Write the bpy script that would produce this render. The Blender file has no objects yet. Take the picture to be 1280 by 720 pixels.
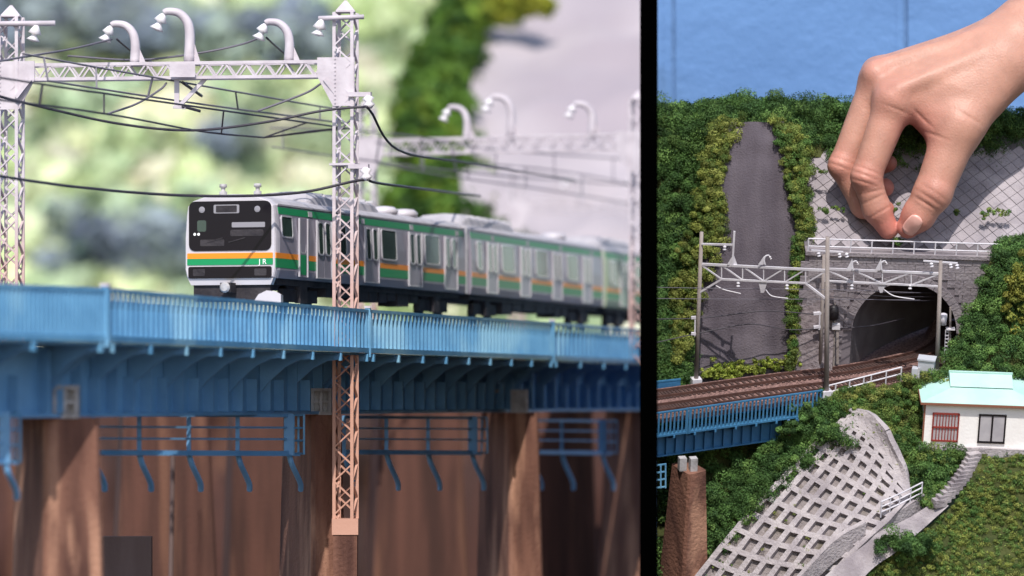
import bpy, bmesh, math, random
import numpy as np
from mathutils import Vector, Matrix

random.seed(7); rng = np.random.default_rng(7)
sc = bpy.context.scene
C = sc.collection
R = math.radians
sc.unit_settings.scale_length = 0.1          # 1 unit = 10 cm: these are table-top models

# ------------------------------------------------------------------ camera
F = 5000.0                                    # focal length in photo pixels (1280 wide)
HY = 500.0                                    # row of the horizon
CAM = Vector((0, 0, 4.0))
cam = bpy.data.cameras.new('camera'); camo = bpy.data.objects.new('camera', cam)
C.objects.link(camo); sc.camera = camo
camo.location = CAM; camo.rotation_euler = (R(90), 0, 0)
cam.sensor_width = 36; cam.lens = F / 1280 * 36
cam.shift_y = (HY - 360) / 1280
cam.clip_start = 0.1; cam.clip_end = 600
cam.dof.use_dof = True; cam.dof.focus_distance = 24.9
cam.dof.aperture_fstop = cam.lens / (1000 * 31.0 * 25 / F)
cam.dof.aperture_blades = 0

# ------------------------------------------------------------------ sky and sun
SUN_EL, SUN_AZ = 46, -1.7                       # degrees; azimuth from behind the camera, minus = from the left
w = bpy.data.worlds.new('World'); sc.world = w; w.use_nodes = True
nt = w.node_tree; bg = nt.nodes['Background']
sky = nt.nodes.new('ShaderNodeTexSky'); sky.sky_type = 'NISHITA'; sky.sun_disc = False
sky.sun_elevation = R(SUN_EL); sky.sun_rotation = R(180 - SUN_AZ)
nt.links.new(sky.outputs[0], bg.inputs[0]); bg.inputs[1].default_value = 0.15
sl = bpy.data.lights.new('sun', 'SUN'); sl.energy = 3.3; sl.angle = R(0.55); sl.color = (1.0, 0.95, 0.88)
so = bpy.data.objects.new('sun', sl); C.objects.link(so)
sd = Vector((math.sin(R(SUN_AZ)) * math.cos(R(SUN_EL)), -math.cos(R(SUN_AZ)) * math.cos(R(SUN_EL)), math.sin(R(SUN_EL))))
so.rotation_euler = (-sd).to_track_quat('-Z', 'Y').to_euler()
so.location = (0, -5, 20)
vs = sc.view_settings
vs.view_transform = 'Standard'; vs.look = 'None'; vs.exposure = 0.45; vs.gamma = 1.0; vs.use_curve_mapping = False

# ------------------------------------------------------------------ the two dioramas' frames
KL = 0.2                                      # left diorama: model metres -> units
M_LEFT = Matrix.Translation(CAM) @ Matrix.Scale(KL, 4)
def L(px, py, d):                             # a point of the left diorama d model-metres from the lens
    return Vector(((px - 640) / F * d, d, (HY - py) / F * d))
TILT, ROLL, DR = 22, 1.7, 25.0                # right diorama: its board leans towards the viewer; authored in cm
_o = CAM + Vector(((1033 - 640) / F * DR, DR, (HY - 480) / F * DR))
M_RIGHT = Matrix.Translation(_o) @ Matrix.Rotation(R(ROLL), 4, 'Y') @ Matrix.Rotation(R(TILT), 4, 'X') @ Matrix.Scale(0.1, 4)
_ri = M_RIGHT.inverted()
def Rp(px, py, y=None, z=None):               # a point of the right diorama on the plane y= or z=
    o = _ri @ CAM
    d = (_ri @ (CAM + Vector(((px - 640) / F, 1, (HY - py) / F)))) - o
    t = (y - o.y) / d.y if y is not None else (z - o.z) / d.z
    return o + d * t
def Wp(px, py, d):                            # world
    return CAM + Vector(((px - 640) / F * d, d, (HY - py) / F * d))

# ------------------------------------------------------------------ materials
def srgb(h, k=1.0):
    h = h.lstrip('#')
    out = []
    for i in (0, 2, 4):
        c = int(h[i:i+2], 16) / 255
        out.append((c / 12.92 if c <= 0.04045 else ((c + 0.055) / 1.055) ** 2.4) * k)
    return tuple(out) + (1,)
def mat(name, col, rough=0.6, col2=None, scale=8, bump=0.0, bscale=40, metal=0.0, spec=0.4, stretch=(1, 1, 1), lo=0.35, hi=0.65, third=None, tscale=2, coat=0, attr=None, detail=6):
    m = bpy.data.materials.new(name); m.use_nodes = True
    n = m.node_tree; p = n.nodes['Principled BSDF']
    p.inputs['Roughness'].default_value = rough; p.inputs['Metallic'].default_value = metal
    p.inputs['Specular IOR Level'].default_value = spec; p.inputs['Coat Weight'].default_value = coat
    geo = n.nodes.new('ShaderNodeNewGeometry')
    mp = n.nodes.new('ShaderNodeMapping'); mp.inputs['Scale'].default_value = stretch
    n.links.new(geo.outputs['Position'], mp.inputs['Vector'])
    last = None
    if attr:
        a = n.nodes.new('ShaderNodeVertexColor'); a.layer_name = attr; last = a.outputs['Color']
    elif col2 is None:
        p.inputs['Base Color'].default_value = col
    if col2 is not None:
        nz = n.nodes.new('ShaderNodeTexNoise'); nz.inputs['Scale'].default_value = scale; nz.inputs['Detail'].default_value = detail
        n.links.new(mp.outputs[0], nz.inputs['Vector'])
        rp = n.nodes.new('ShaderNodeMapRange'); rp.inputs[1].default_value = lo; rp.inputs[2].default_value = hi
        n.links.new(nz.outputs[0], rp.inputs[0])
        mx = n.nodes.new('ShaderNodeMix'); mx.data_type = 'RGBA'
        n.links.new(rp.outputs[0], mx.inputs['Factor']); mx.inputs['A'].default_value = col; mx.inputs['B'].default_value = col2
        last = mx.outputs['Result']
        if third is not None:
            nz2 = n.nodes.new('ShaderNodeTexNoise'); nz2.inputs['Scale'].default_value = tscale; nz2.inputs['Detail'].default_value = 4
            n.links.new(mp.outputs[0], nz2.inputs['Vector'])
            rp2 = n.nodes.new('ShaderNodeMapRange'); rp2.inputs[1].default_value = 0.52; rp2.inputs[2].default_value = 0.66
            n.links.new(nz2.outputs[0], rp2.inputs[0])
            mx2 = n.nodes.new('ShaderNodeMix'); mx2.data_type = 'RGBA'
            n.links.new(rp2.outputs[0], mx2.inputs['Factor']); n.links.new(last, mx2.inputs['A']); mx2.inputs['B'].default_value = third
            last = mx2.outputs['Result']
    if last is not None: n.links.new(last, p.inputs['Base Color'])
    if bump:
        nb = n.nodes.new('ShaderNodeTexNoise'); nb.inputs['Scale'].default_value = bscale; nb.inputs['Detail'].default_value = 5
        n.links.new(geo.outputs['Position'], nb.inputs['Vector'])
        b = n.nodes.new('ShaderNodeBump'); b.inputs['Strength'].default_value = min(1, bump); b.inputs['Distance'].default_value = 0.02 * max(1, bump)
        n.links.new(nb.outputs[0], b.inputs['Height']); n.links.new(b.outputs[0], p.inputs['Normal'])
    return m
M = {}
M['blue'] = mat('bridge_blue_paint', srgb('5d95bc'), 0.5, srgb('4f86ae'), 5, 0.15, 60, third=srgb('7aa9c4'), tscale=1.5)
M['blue_lifted'] = mat('girder_blue_lifted', srgb('6c9dc6'), 0.55, srgb('5c8cb6'), 4, 0.15, 60)  # bridge blue, lightened in colour to make up for shadow under the walkway
M['steelgrey'] = mat('bare_grey_metal', srgb('b5b2b4'), 0.6, srgb('8c8888'), 12, 0.2, 60)
M['pier'] = mat('weathered_brown_concrete', srgb('865e4e'), 0.9, srgb('4c3029'), 2.6, 0.45, 45, stretch=(3, 3, 0.45), third=srgb('a67c66'), tscale=2.2, lo=.3, hi=.7, detail=12)
M['bank'] = mat('dark_brown_bank', srgb('4a2c24'), 0.9, srgb('31201c'), 1.2, 0.4, 20, stretch=(2, 1, 0.3), third=srgb('5e3f30'), tscale=.8)
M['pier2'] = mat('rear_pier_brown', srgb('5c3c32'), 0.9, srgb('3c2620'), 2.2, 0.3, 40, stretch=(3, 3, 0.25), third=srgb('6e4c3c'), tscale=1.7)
M['blue2'] = mat('model_bridge_blue', srgb('41789f'), 0.5, srgb('386c94'), 8, 0.15, 60)
M['blue3'] = mat('model_girder_blue', srgb('3c719c'), 0.5, srgb('346690'), 8, 0.15, 60)
M['brownconc'] = mat('dull_brown_panel', srgb('6e5c58'), 0.9, srgb('5e4c48'), 2, 0.2, 40, stretch=(3, 3, .4))
M['white'] = mat('mast_offwhite_paint', srgb('c9c0c6'), 0.5, srgb('b6acb3'), 9, 0.1, 60)
M['wire'] = mat('dark_wire', srgb('3c3840'), 0.5)
M['wirel'] = mat('grey_wire', srgb('6a6670'), 0.5)
M['silver'] = mat('train_silver', srgb('a19aa6'), 0.36, srgb('958f9b'), 3, 0.03, 90, metal=0.25)
M['silver2'] = mat('train_green_silver', srgb('a9b59a'), 0.4, srgb('9fab90'), 3, 0, metal=0.2)
M['roofgrey'] = mat('train_roof_grey', srgb('b9b4b8'), 0.6, srgb('a8a3a8'), 8, 0.1, 80)
M['facewhite'] = mat('train_face_white', srgb('c8c2c7'), 0.35, srgb('bdb7bc'), 4)
M['orange'] = mat('stripe_orange', srgb('ee8a1e'), 0.4)
M['green'] = mat('stripe_green', srgb('0d8a52'), 0.4)
M['glassblack'] = mat('cab_glass_black', srgb('17131b'), 0.1, spec=0.15)
M['glass'] = mat('train_window_glass', srgb('2c3c38'), 0.15, srgb('3e5048'), 3, spec=0.6)
M['trim'] = mat('bright_trim', srgb('c9c5ca'), 0.3, metal=0.3)
M['under'] = mat('underframe_dark', srgb('3a3538'), 0.8, srgb('241f24'), 10, 0.3, 60)
M['black'] = mat('divider_black', (0.0004, 0.0004, 0.0004, 1), 1.0, spec=0.0)
M['letter'] = mat('white_letter', srgb('f4f2ee'), 0.5)
M['lamp'] = mat('headlamp_lens', srgb('8c888e'), 0.2)
M['insul'] = mat('insulator_white', srgb('e6e0e4'), 0.35)
# mast paint that rusts towards its foot
def rusty(name, z0, z1):
    m = mat(name, srgb('cbc2c8'), 0.55, srgb('b6acb3'), 9, 0.1, 60)
    n = m.node_tree; p = n.nodes['Principled BSDF']; src = p.inputs['Base Color'].links[0].from_socket
    g = n.nodes.new('ShaderNodeNewGeometry'); s = n.nodes.new('ShaderNodeSeparateXYZ'); n.links.new(g.outputs['Position'], s.inputs[0])
    nz = n.nodes.new('ShaderNodeTexNoise'); nz.inputs['Scale'].default_value = 7; n.links.new(g.outputs['Position'], nz.inputs['Vector'])
    ad = n.nodes.new('ShaderNodeMath'); ad.operation = 'MULTIPLY_ADD'; ad.inputs[1].default_value = 0.35; n.links.new(nz.outputs[0], ad.inputs[0]); n.links.new(s.outputs['Z'], ad.inputs[2])
    r = n.nodes.new('ShaderNodeMapRange'); r.inputs[1].default_value = z0; r.inputs[2].default_value = z1; r.inputs[3].default_value = 0.85; r.inputs[4].default_value = 0
    n.links.new(ad.outputs[0], r.inputs[0])
    mx = n.nodes.new('ShaderNodeMix'); mx.data_type = 'RGBA'; n.links.new(r.outputs[0], mx.inputs['Factor']); n.links.new(src, mx.inputs['A']); mx.inputs['B'].default_value = srgb('c08a70')
    n.links.new(mx.outputs['Result'], p.inputs['Base Color'])
    return m
M['mast'] = rusty('mast_paint_with_rust', CAM.z + 0.55, CAM.z + 1.55)

# ------------------------------------------------------------------ mesh helpers
class MB:
    def __init__(s): s.v = []; s.f = []
    def poly(s, pts, faces):
        b = len(s.v); s.v += [Vector(p) for p in pts]; s.f += [tuple(b + i for i in f) for f in faces]; return s
    def box(s, c, size, rz=0, axes=None):
        c = Vector(c); hx, hy, hz = [q / 2 for q in size]
        if axes is None:
            axes = (Vector((math.cos(rz), math.sin(rz), 0)), Vector((-math.sin(rz), math.cos(rz), 0)), Vector((0, 0, 1)))
        a, b_, d = axes
        p = [c + a * hx * i + b_ * hy * j + d * hz * k for k in (-1, 1) for j in (-1, 1) for i in (-1, 1)]
        return s.poly(p, [(0, 2, 3, 1), (4, 5, 7, 6), (0, 1, 5, 4), (2, 6, 7, 3), (0, 4, 6, 2), (1, 3, 7, 5)])
    def bar(s, p0, p1, wd, h=None, up=Vector((0, 0, 1))):
        p0 = Vector(p0); p1 = Vector(p1); h = h or wd; a = (p1 - p0); ln = a.length; a.normalize()
        if abs(a.dot(up)) > 0.99: up = Vector((0, 1, 0))
        b_ = up.cross(a).normalized(); d = a.cross(b_)
        return s.box((p0 + p1) / 2, (ln, wd, h), axes=(a, b_, d))
    def tube(s, path, r, n=6, caps=True):
        path = [Vector(p) for p in path]; k = len(path); rs = r if isinstance(r, (list, tuple)) else [r] * k
        base = len(s.v); prev = None
        for i, p in enumerate(path):
            t = (path[min(i + 1, k - 1)] - path[max(i - 1, 0)]).normalized()
            if prev is None:
                u = t.cross(Vector((0, 0, 1)))
                if u.length < 1e-3: u = t.cross(Vector((0, 1, 0)))
            else: u = prev - t * prev.dot(t)
            u.normalize(); prev = u; v_ = t.cross(u)
            for j in range(n):
                a = 2 * math.pi * j / n; s.v.append(p + (u * math.cos(a) + v_ * math.sin(a)) * rs[i])
        for i in range(k - 1):
            for j in range(n):
                a = base + i * n + j; b_ = base + i * n + (j + 1) % n
                s.f.append((a, b_, b_ + n, a + n))
        if caps:
            s.f.append(tuple(base + j for j in reversed(range(n)))); s.f.append(tuple(base + (k - 1) * n + j for j in range(n)))
        return s
    def prism(s, pts, d):                     # outline pts (3D, planar) swept along the vector d
        pts = [Vector(p) for p in pts]; d = Vector(d); n = len(pts)
        return s.poly(pts + [p + d for p in pts], [tuple(reversed(range(n))), tuple(range(n, 2 * n))] + [(i, (i + 1) % n, n + (i + 1) % n, n + i) for i in range(n)])
    def lathe(s, prof, c, axis=Vector((0, 0, 1)), n=10):   # prof: (r, h)
        c = Vector(c); axis = Vector(axis).normalized(); u = axis.orthogonal().normalized(); v_ = axis.cross(u); base = len(s.v); k = len(prof)
        for r, h in prof:
            for j in range(n):
                a = 2 * math.pi * j / n; s.v.append(c + axis * h + (u * math.cos(a) + v_ * math.sin(a)) * r)
        for i in range(k - 1):
            for j in range(n):
                a = base + i * n + j; b_ = base + i * n + (j + 1) % n; s.f.append((a, b_, b_ + n, a + n))
        s.f.append(tuple(base + j for j in reversed(range(n)))); s.f.append(tuple(base + (k - 1) * n + j for j in range(n)))
        return s
    def mesh(s, name, off=None, smooth=False):
        me = bpy.data.meshes.new(name); o = off or Vector((0, 0, 0))
        me.from_pydata([tuple(p - o) for p in s.v], [], s.f); me.update()
        bm = bmesh.new(); bm.from_mesh(me); bmesh.ops.recalc_face_normals(bm, faces=bm.faces); bm.to_mesh(me); bm.free()
        if smooth: me.polygons.foreach_set('use_smooth', [True] * len(me.polygons))
        return me

def link(name, me, m=None, parent=None):
    o = bpy.data.objects.new(name, me); C.objects.link(o)
    if me is not None and m is not None and not me.materials: me.materials.append(m)
    if parent is not None: o.parent = parent
    return o
def tag(o, label=None, cat=None, group=None, kind=None):
    if label: o['label'] = label
    if cat: o['category'] = cat
    if group: o['group'] = group
    if kind: o['kind'] = kind
    return o
BASE = {}
def thing(name, label, cat, base=(0, 0, 0), panel=M_LEFT, group=None, rot=None):
    o = bpy.data.objects.new(name, None); C.objects.link(o); o.empty_display_size = 0.05
    o.matrix_world = panel @ Matrix.Translation(Vector(base)) @ (rot.to_4x4() if rot else Matrix())
    BASE[o.name] = Vector((0, 0, 0)) if rot else Vector(base)
    return tag(o, label, cat, group)
def part(t, name, mb, m, smooth=False, label=None, kind=None):
    off = BASE.get(t.name)
    if off is None: off = BASE.get(t.parent.name, Vector((0, 0, 0)))
    o = link(name, mb.mesh(name, off, smooth), m, t)
    if smooth: pass
    return tag(o, label, kind=kind)
def single(name, mb, m, label=None, cat=None, panel=M_LEFT, group=None, kind=None, smooth=False, base=None):
    base = Vector(base) if base is not None else sum(mb.v, Vector()) / max(1, len(mb.v))
    o = link(name, mb.mesh(name, base, smooth), m); o.matrix_world = panel @ Matrix.Translation(base)
    return tag(o, label, cat, group, kind)
UNIT = {}
def unit_box(m):
    if m.name not in UNIT:
        b = MB().box((0, 0, 0), (1, 1, 1)); me = b.mesh('bar_' + m.name); me.materials.append(m); UNIT[m.name] = me
    return UNIT[m.name]
def piece(t, name, p0, p1, wd, h, m, up=Vector((0, 0, 1))):      # a straight bar as an object of its own, sharing one mesh
    off = BASE.get(t.name)
    if off is None: off = BASE.get(t.parent.name, Vector((0, 0, 0)))
    p0 = Vector(p0) - off; p1 = Vector(p1) - off; a = p1 - p0; ln = a.length; a.normalize()
    if abs(a.dot(up)) > 0.99: up = Vector((0, 1, 0))
    b_ = up.cross(a).normalized(); d = a.cross(b_)
    o = link(name, unit_box(m), None, t)
    mt = Matrix((a * ln, b_ * wd, d * h)).transposed().to_4x4(); mt.translation = (p0 + p1) / 2
    o.matrix_local = mt
    return o
def placed(t, name, me, mtx):
    o = link(name, me, None, t); o.matrix_local = mtx; return o
def smooth_line(pts, n=8):                                       # Catmull-Rom through the points
    pts = [Vector(p) for p in pts]
    P = [pts[0] * 2 - pts[1]] + pts + [pts[-1] * 2 - pts[-2]]; out = []
    for i in range(1, len(P) - 2):
        for k in range(n):
            t = k / n; a, b_, c, d = P[i-1], P[i], P[i+1], P[i+2]
            out.append(0.5 * (2*b_ + (c - a)*t + (2*a - 5*b_ + 4*c - d)*t*t + (3*b_ - a - 3*c + d)*t**3))
    out.append(pts[-1]); return out
def noise3(p, seed=0):
    from mathutils import noise
    return noise.noise(Vector(p) + Vector((seed * 7.3, seed * 3.1, 0)))

# ------------------------------------------------------------------ foliage
def foliage(name, pts, radii, leaf, cols, per, panel, label=None, cat=None, kind='stuff', parent=None, jitter=0.36, flat=0.75, base=None):
    pts = np.array([tuple(p) for p in pts], float); n = len(pts); radii = np.asarray(radii, float)
    cols = np.array([c[:3] for c in cols]); cc = cols[rng.integers(0, len(cols), n)] * (1 + jitter * rng.uniform(-1, 1, (n, 1)))
    cnt = n * per
    d = rng.normal(size=(cnt, 3)); d /= np.linalg.norm(d, axis=1)[:, None]
    rad = rng.uniform(0.35, 1.0, (cnt, 1)) ** 0.5
    lump = 1 + 0.22 * np.sin(d[:, :1] * 5 + np.repeat(rng.uniform(0, 6, n), per)[:, None]) * np.cos(d[:, 1:2] * 4)
    pos = np.repeat(pts, per, 0) + d * rad * lump * np.repeat(radii, per)[:, None] * np.array([1, 1, flat])
    nrm = d + rng.normal(size=(cnt, 3)) * 0.55; nrm /= np.linalg.norm(nrm, axis=1)[:, None]
    u = np.cross(nrm, rng.normal(size=(cnt, 3))); u /= np.linalg.norm(u, axis=1)[:, None]; v = np.cross(nrm, u)
    s = leaf * rng.uniform(0.6, 1.3, (cnt, 1)); asp = rng.uniform(0.55, 0.9, (cnt, 1))
    q = np.stack([pos - u * s, pos + u * s * .4 + v * s * asp * 1.3, pos + u * s * .5 - v * s * asp * 1.2], 1).reshape(-1, 3)
    b = pts.mean(0) if base is None else np.array(base); q = q - b
    me = bpy.data.meshes.new(name); me.vertices.add(cnt * 3); me.vertices.foreach_set('co', q.ravel())
    me.loops.add(cnt * 3); me.loops.foreach_set('vertex_index', np.arange(cnt * 3))
    me.polygons.add(cnt); me.polygons.foreach_set('loop_start', np.arange(cnt) * 3); me.polygons.foreach_set('loop_total', np.full(cnt, 3))
    me.update()
    ca = me.color_attributes.new('leafcol', 'FLOAT_COLOR', 'CORNER')
    lc = np.repeat(cc, per, 0) * (1 + 0.2 * rng.uniform(-1, 1, (cnt, 1)))
    buf = np.ones((cnt * 3, 4)); buf[:, :3] = np.repeat(lc, 3, 0); ca.data.foreach_set('color', np.clip(buf, 0, 1).ravel())
    me.materials.append(M['leaf'])
    o = link(name, me, None, parent)
    if parent is None: o.matrix_world = panel @ Matrix.Translation(Vector(b))
    return tag(o, label, cat, kind=kind)
def leafmat():
    m = mat('foliage', (0, 0, 0, 1), 0.7, attr='leafcol', spec=0.25)
    n = m.node_tree; p = n.nodes['Principled BSDF']; out = n.nodes['Material Output']
    tr = n.nodes.new('ShaderNodeBsdfTranslucent'); a = [x for x in n.nodes if x.bl_idname == 'ShaderNodeVertexColor'][0]
    n.links.new(a.outputs[0], tr.inputs[0]); mx = n.nodes.new('ShaderNodeMixShader'); mx.inputs[0].default_value = 0.25
    n.links.new(p.outputs[0], mx.inputs[1]); n.links.new(tr.outputs[0], mx.inputs[2]); n.links.new(mx.outputs[0], out.inputs['Surface'])
    return m
M['leaf'] = leafmat()

# =================================================================== SETTING BETWEEN THE TWO MODELS
M['bluewall'] = mat('blue_painted_wall', srgb('5a7fb0'), 0.7, srgb('5478a8'), 1.5, 0.5, 14, stretch=(1, 1, 2.5))
d0, d1 = 22.0, 29.6
def dv(px, d): return (px - 640) / F * d
mb = MB(); dirv = Vector(((811 - 640) / F, 1, 0)).normalized(); sidev = Vector((dirv.y, -dirv.x, 0)); th = 22 / F * d0 * 1.0
p0 = Vector((dv(811, d0), d0, 0)); ln = (d1 - d0) / dirv.y
mb.prism([p0 - sidev * th / 2 + Vector((0, 0, 2.2)), p0 + sidev * th / 2 + Vector((0, 0, 2.2)), p0 + sidev * th / 2 + dirv * ln + Vector((0, 0, 2.2)), p0 - sidev * th / 2 + dirv * ln + Vector((0, 0, 2.2))], (0, 0, 4.3))
single('divider_board', mb, M['black'], 'matt black upright divider board between the two models', 'divider', Matrix())
wall = tag(link('blue_wall', None), kind='structure'); wall.location = (0, 29.6, 0)
wall['label'] = 'blue painted wall behind the tunnel model'
xs = [dv(812, 29.6), dv(842, 29.6), dv(1132, 29.6), dv(1900, 29.6)]
for i in range(3):
    b = MB().box(((xs[i] + xs[i+1]) / 2 + 0.0, 0.1, 4.5), (xs[i+1] - xs[i] - 0.035, 0.2, 7.5)); link('wall_panel', b.mesh('wall_panel'), M['bluewall'], wall)
b = MB().box(((xs[0] + xs[-1]) / 2, 0.16, 4.5), (xs[-1] - xs[0], 0.2, 7.45)); link('wall_backing', b.mesh('wall_backing'), M['bluewall'], wall)
for x in xs[1:3]:
    b = MB().box((x - 0.045, -0.003, 4.5), (0.05, 0.012, 7.5)); link('wall_rib', b.mesh('wall_rib'), M['bluewall'], wall)
# =================================================================== LEFT DIORAMA: blue girder bridge with a train
ZR = 2.73                                                        # rail level
def rail_d(py): return 2.85 * F / (HY - py)
PB = [L(0, 354, rail_d(354)), L(132, 360, rail_d(360)), L(460, 387, rail_d(387)), L(690, 403, rail_d(403)), L(905, 419, rail_d(419))]
PB = [Vector((p.x, p.y, 0)) for p in PB]
PB[0] = PB[1] + (PB[0] - PB[1]) * 4.0
# --- ground and bank below
g = MB().poly([(-60, 60, -9.2), (40, 60, -9.2), (90, 260, -9.2), (-90, 260, -9.2)], [(0, 1, 2, 3)])
single('river_bed', g, M['bank'], panel=M_LEFT, kind='structure')
bk = MB(); nx, nz = 60, 12; pts = []
for j in range(nz + 1):
    for i in range(nx + 1):
        x = -32 + 50 * i / nx; z = -9.2 + 11.0 * j / nz
        pts.append((x, 182 + 0.22 * x + 2.5 * noise3((x * .3, z * .25, 1)) + (z + 9) * 0.35, z))
bk.poly(pts, [(j * (nx + 1) + i, j * (nx + 1) + i + 1, (j + 1) * (nx + 1) + i + 1, (j + 1) * (nx + 1) + i) for j in range(nz) for i in range(nx)])
single('river_bank', bk, M['bank'], panel=M_LEFT, kind='structure', smooth=True)

# --- bridge spans
def span(Pa, Pb, label, nb, nbr, gs0=0.0, far=False):
    t = (Pb - Pa); Ls = t.length; t.normalize(); n = Vector((t.y, -t.x, 0)); up = Vector((0, 0, 1))
    q = lambda s, o, z: Pa + t * s + n * o + up * z
    T = thing('bridge_span', label, 'bridge span', q(Ls / 2, -1.6, -0.4), M_LEFT, 'blue girder spans of the bridge')
    part(T, 'top_rail', MB().bar(q(.06, 0, 2.8), q(Ls - .06, 0, 2.8), .12, .1), M['blue'])
    part(T, 'bottom_rail', MB().bar(q(.06, 0, 1.56), q(Ls - .06, 0, 1.56), .14, .16), M['blue'])
    part(T, 'walkway_deck', MB().bar(q(.02, -.9, 1.44), q(Ls - .02, -.9, 1.44), 1.74, .07), M['blue'])
    for k in range(nb):
        s = .3 + (Ls - .6) * k / (nb - 1); piece(T, 'railing_bar', q(s, 0, 1.64), q(s, 0, 2.75), .1, .1, M['blue'])
    for s in (.06, Ls - .06):
        o = part(T, 'end_post', MB().bar(q(s, 0, 1.35), q(s, 0, 2.9), .16, .16), M['blue'])
        part(o, 'post_cap', MB().box(q(s, 0, 2.93), (.2, .2, .07)), M['white'])
    # main girder
    part(T, 'girder_web', MB().bar(q(gs0 + .2, -1.66, .5), q(Ls - .3, -1.66, .5), .08, 1.75), M['blue_lifted'])
    part(T, 'bottom_flange', MB().bar(q(gs0 + .1, -1.6, -.4), q(Ls - .2, -1.6, -.4), .5, .09), M['blue_lifted'])
    part(T, 'far_girder', MB().bar(q(gs0 + .2, -4.6, .5), q(Ls - .3, -4.6, .5), .12, 1.85), M['blue_lifted'])
    part(T, 'far_walkway', MB().bar(q(.02, -5.6, 1.44), q(Ls - .02, -5.6, 1.44), 1.6, .1), M['blue'])
    part(T, 'track_deck', MB().bar(q(.02, -3.2, 2.1), q(Ls - .02, -3.2, 2.1), 2.6, .7), M['blue_lifted'])
    for rr in (-2.55, -3.62):
        part(T, 'rail', MB().bar(q(0, rr, 2.62), q(Ls, rr, 2.62), .08, .2), M['under'])
    ns = nbr * 2
    for k in range(ns):
        s = gs0 + .5 + (Ls - gs0 - 1.1) * k / (ns - 1)
        piece(T, 'stiffener', q(s, -1.47, -.33), q(s, -1.47, 1.3 if k % 2 else .62), .07, .32, M['blue_lifted'], up=n)
    for k in range(nbr):
        s = .35 + (Ls - .7) * k / (nbr - 1)
        pr = [q(s, .02, 1.42), q(s, .02, 1.24), q(s, -.35, 1.2), q(s, -.8, .98), q(s, -1.3, .55), q(s, -1.6, .2), q(s, -1.6, 1.42)]
        b = part(T, 'bracket', MB().prism(pr, t * .07), M['blue_lifted'])
        part(b, 'bracket_end', MB().box(q(s + .03, .05, 1.33), (.12, .1, .24), math.atan2(t.y, t.x)), M['blue'])
    return q, Ls, t, n
q0, L0, t0, n0 = span(PB[0], PB[1], 'blue bridge span at the far left edge, its railing out of focus', 96, 7)
q1, L1, t1, n1 = span(PB[1], PB[2], 'blue bridge span in front of the train cab, railing bars sharp', 60, 9, 0)
q2, L2, t2, n2 = span(PB[2], PB[3], 'blue bridge span right of the lattice mast, below the first and second cars', 52, 9)
q3, L3, t3, n3 = span(PB[3], PB[4], 'blurred blue bridge span beside the black divider', 46, 9)

# --- piers with bearings
def pier(c, wl, wr, rz, label, z0=-9.2, top=-.46, m_='pier'):
    T = thing('bridge_pier', label, 'pier', (c.x, c.y, z0), M_LEFT, 'brown bridge piers')
    a = Vector((math.cos(rz), math.sin(rz), 0)); b = Vector((-math.sin(rz), math.cos(rz), 0))
    rings = []; m = MB(); k = 10
    for i in range(k + 1):
        z = z0 + (top - z0) * i / k; e = 1 + .028 * (top - z)
        for sx, sy in ((-1, -1), (1, -1), (1, 1), (-1, 1)):
            ch = .1
            for da, db in (((sx * (wr / 2 - ch), sy * wl / 2), (sx * wr / 2, sy * (wl / 2 - ch))) if sx * sy > 0 else ((sx * wr / 2, sy * (wl / 2 - ch)), (sx * (wr / 2 - ch), sy * wl / 2))):
                pass
        ring = [(-wr/2, -wl/2 + .1), (-wr/2 + .1, -wl/2), (wr/2 - .1, -wl/2), (wr/2, -wl/2 + .1), (wr/2, wl/2 - .1), (wr/2 - .1, wl/2), (-wr/2 + .1, wl/2), (-wr/2, wl/2 - .1)]
        rings.append([c * 1 + a * x * e + b * y * e + Vector((0, 0, z - c.z)) for x, y in ring])
    pts = [p for r_ in rings for p in r_]; fs = [(i * 8 + j, i * 8 + (j + 1) % 8, i * 8 + 8 + (j + 1) % 8, i * 8 + 8 + j) for i in range(k) for j in range(8)]
    m.poly(pts, fs + [tuple(range(7, -1, -1)), tuple(k * 8 + j for j in range(8))])
    part(T, 'shaft', m, M[m_])
    return T
def bearing(T, c, s=.72):
    up = Vector((0, 0, 1)); a = t1
    for e in (-1, 1):
        cc = c + Vector((.46 * e, 0, 0)); m = MB()
        m.box(cc + Vector((0, 0, .04)), (s * .9, .5, .1)); m.box(cc + Vector((0, 0, .78)), (s * .9, .5, .1)); m.box(cc + Vector((0, 0, .4)), (s * .9, .44, .08))
        m.box(cc + Vector((0, .1, .4)), (s * .86, .2, .7))
        for f in (-1, 0, 1): m.box(cc + Vector((f * s * .38, 0, .4)), (.09, .46, .72))
        part(T, 'bearing', m, M['steelgrey'])
rz1 = R(22)
pc = [L(72, 515, 104), L(390, 517, 127.0), L(637, 519, 147), L(800, 524, 170)]
labs = ['brown pier at the lower left with reddish streaks', 'brown pier directly behind the foot of the lattice mast', 'blurred brown pier between the second and third inspection galleries', 'blurred brown pier against the black divider']
for i, (c, lab) in enumerate(zip(pc, labs)):
    c = Vector((c.x, c.y, 0)); T = pier(c, 2.9, [1.45, 1.0, 1.15, 2.0][i], rz1, lab)
    bearing(T, Vector((c.x - .1, c.y - 1.2, -.46)))
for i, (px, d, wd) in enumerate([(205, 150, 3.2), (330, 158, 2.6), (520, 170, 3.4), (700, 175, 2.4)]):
    c = L(px, 560, d); pier(Vector((c.x, c.y, 0)), 2.4, wd, R(10), ['rear brown pier seen under the gallery below the train cab', 'rear brown pier just left of the lattice mast', 'rear brown pier under the gallery right of the lattice mast', 'rear blurred pier near the divider'][i], m_='pier2')

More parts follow.
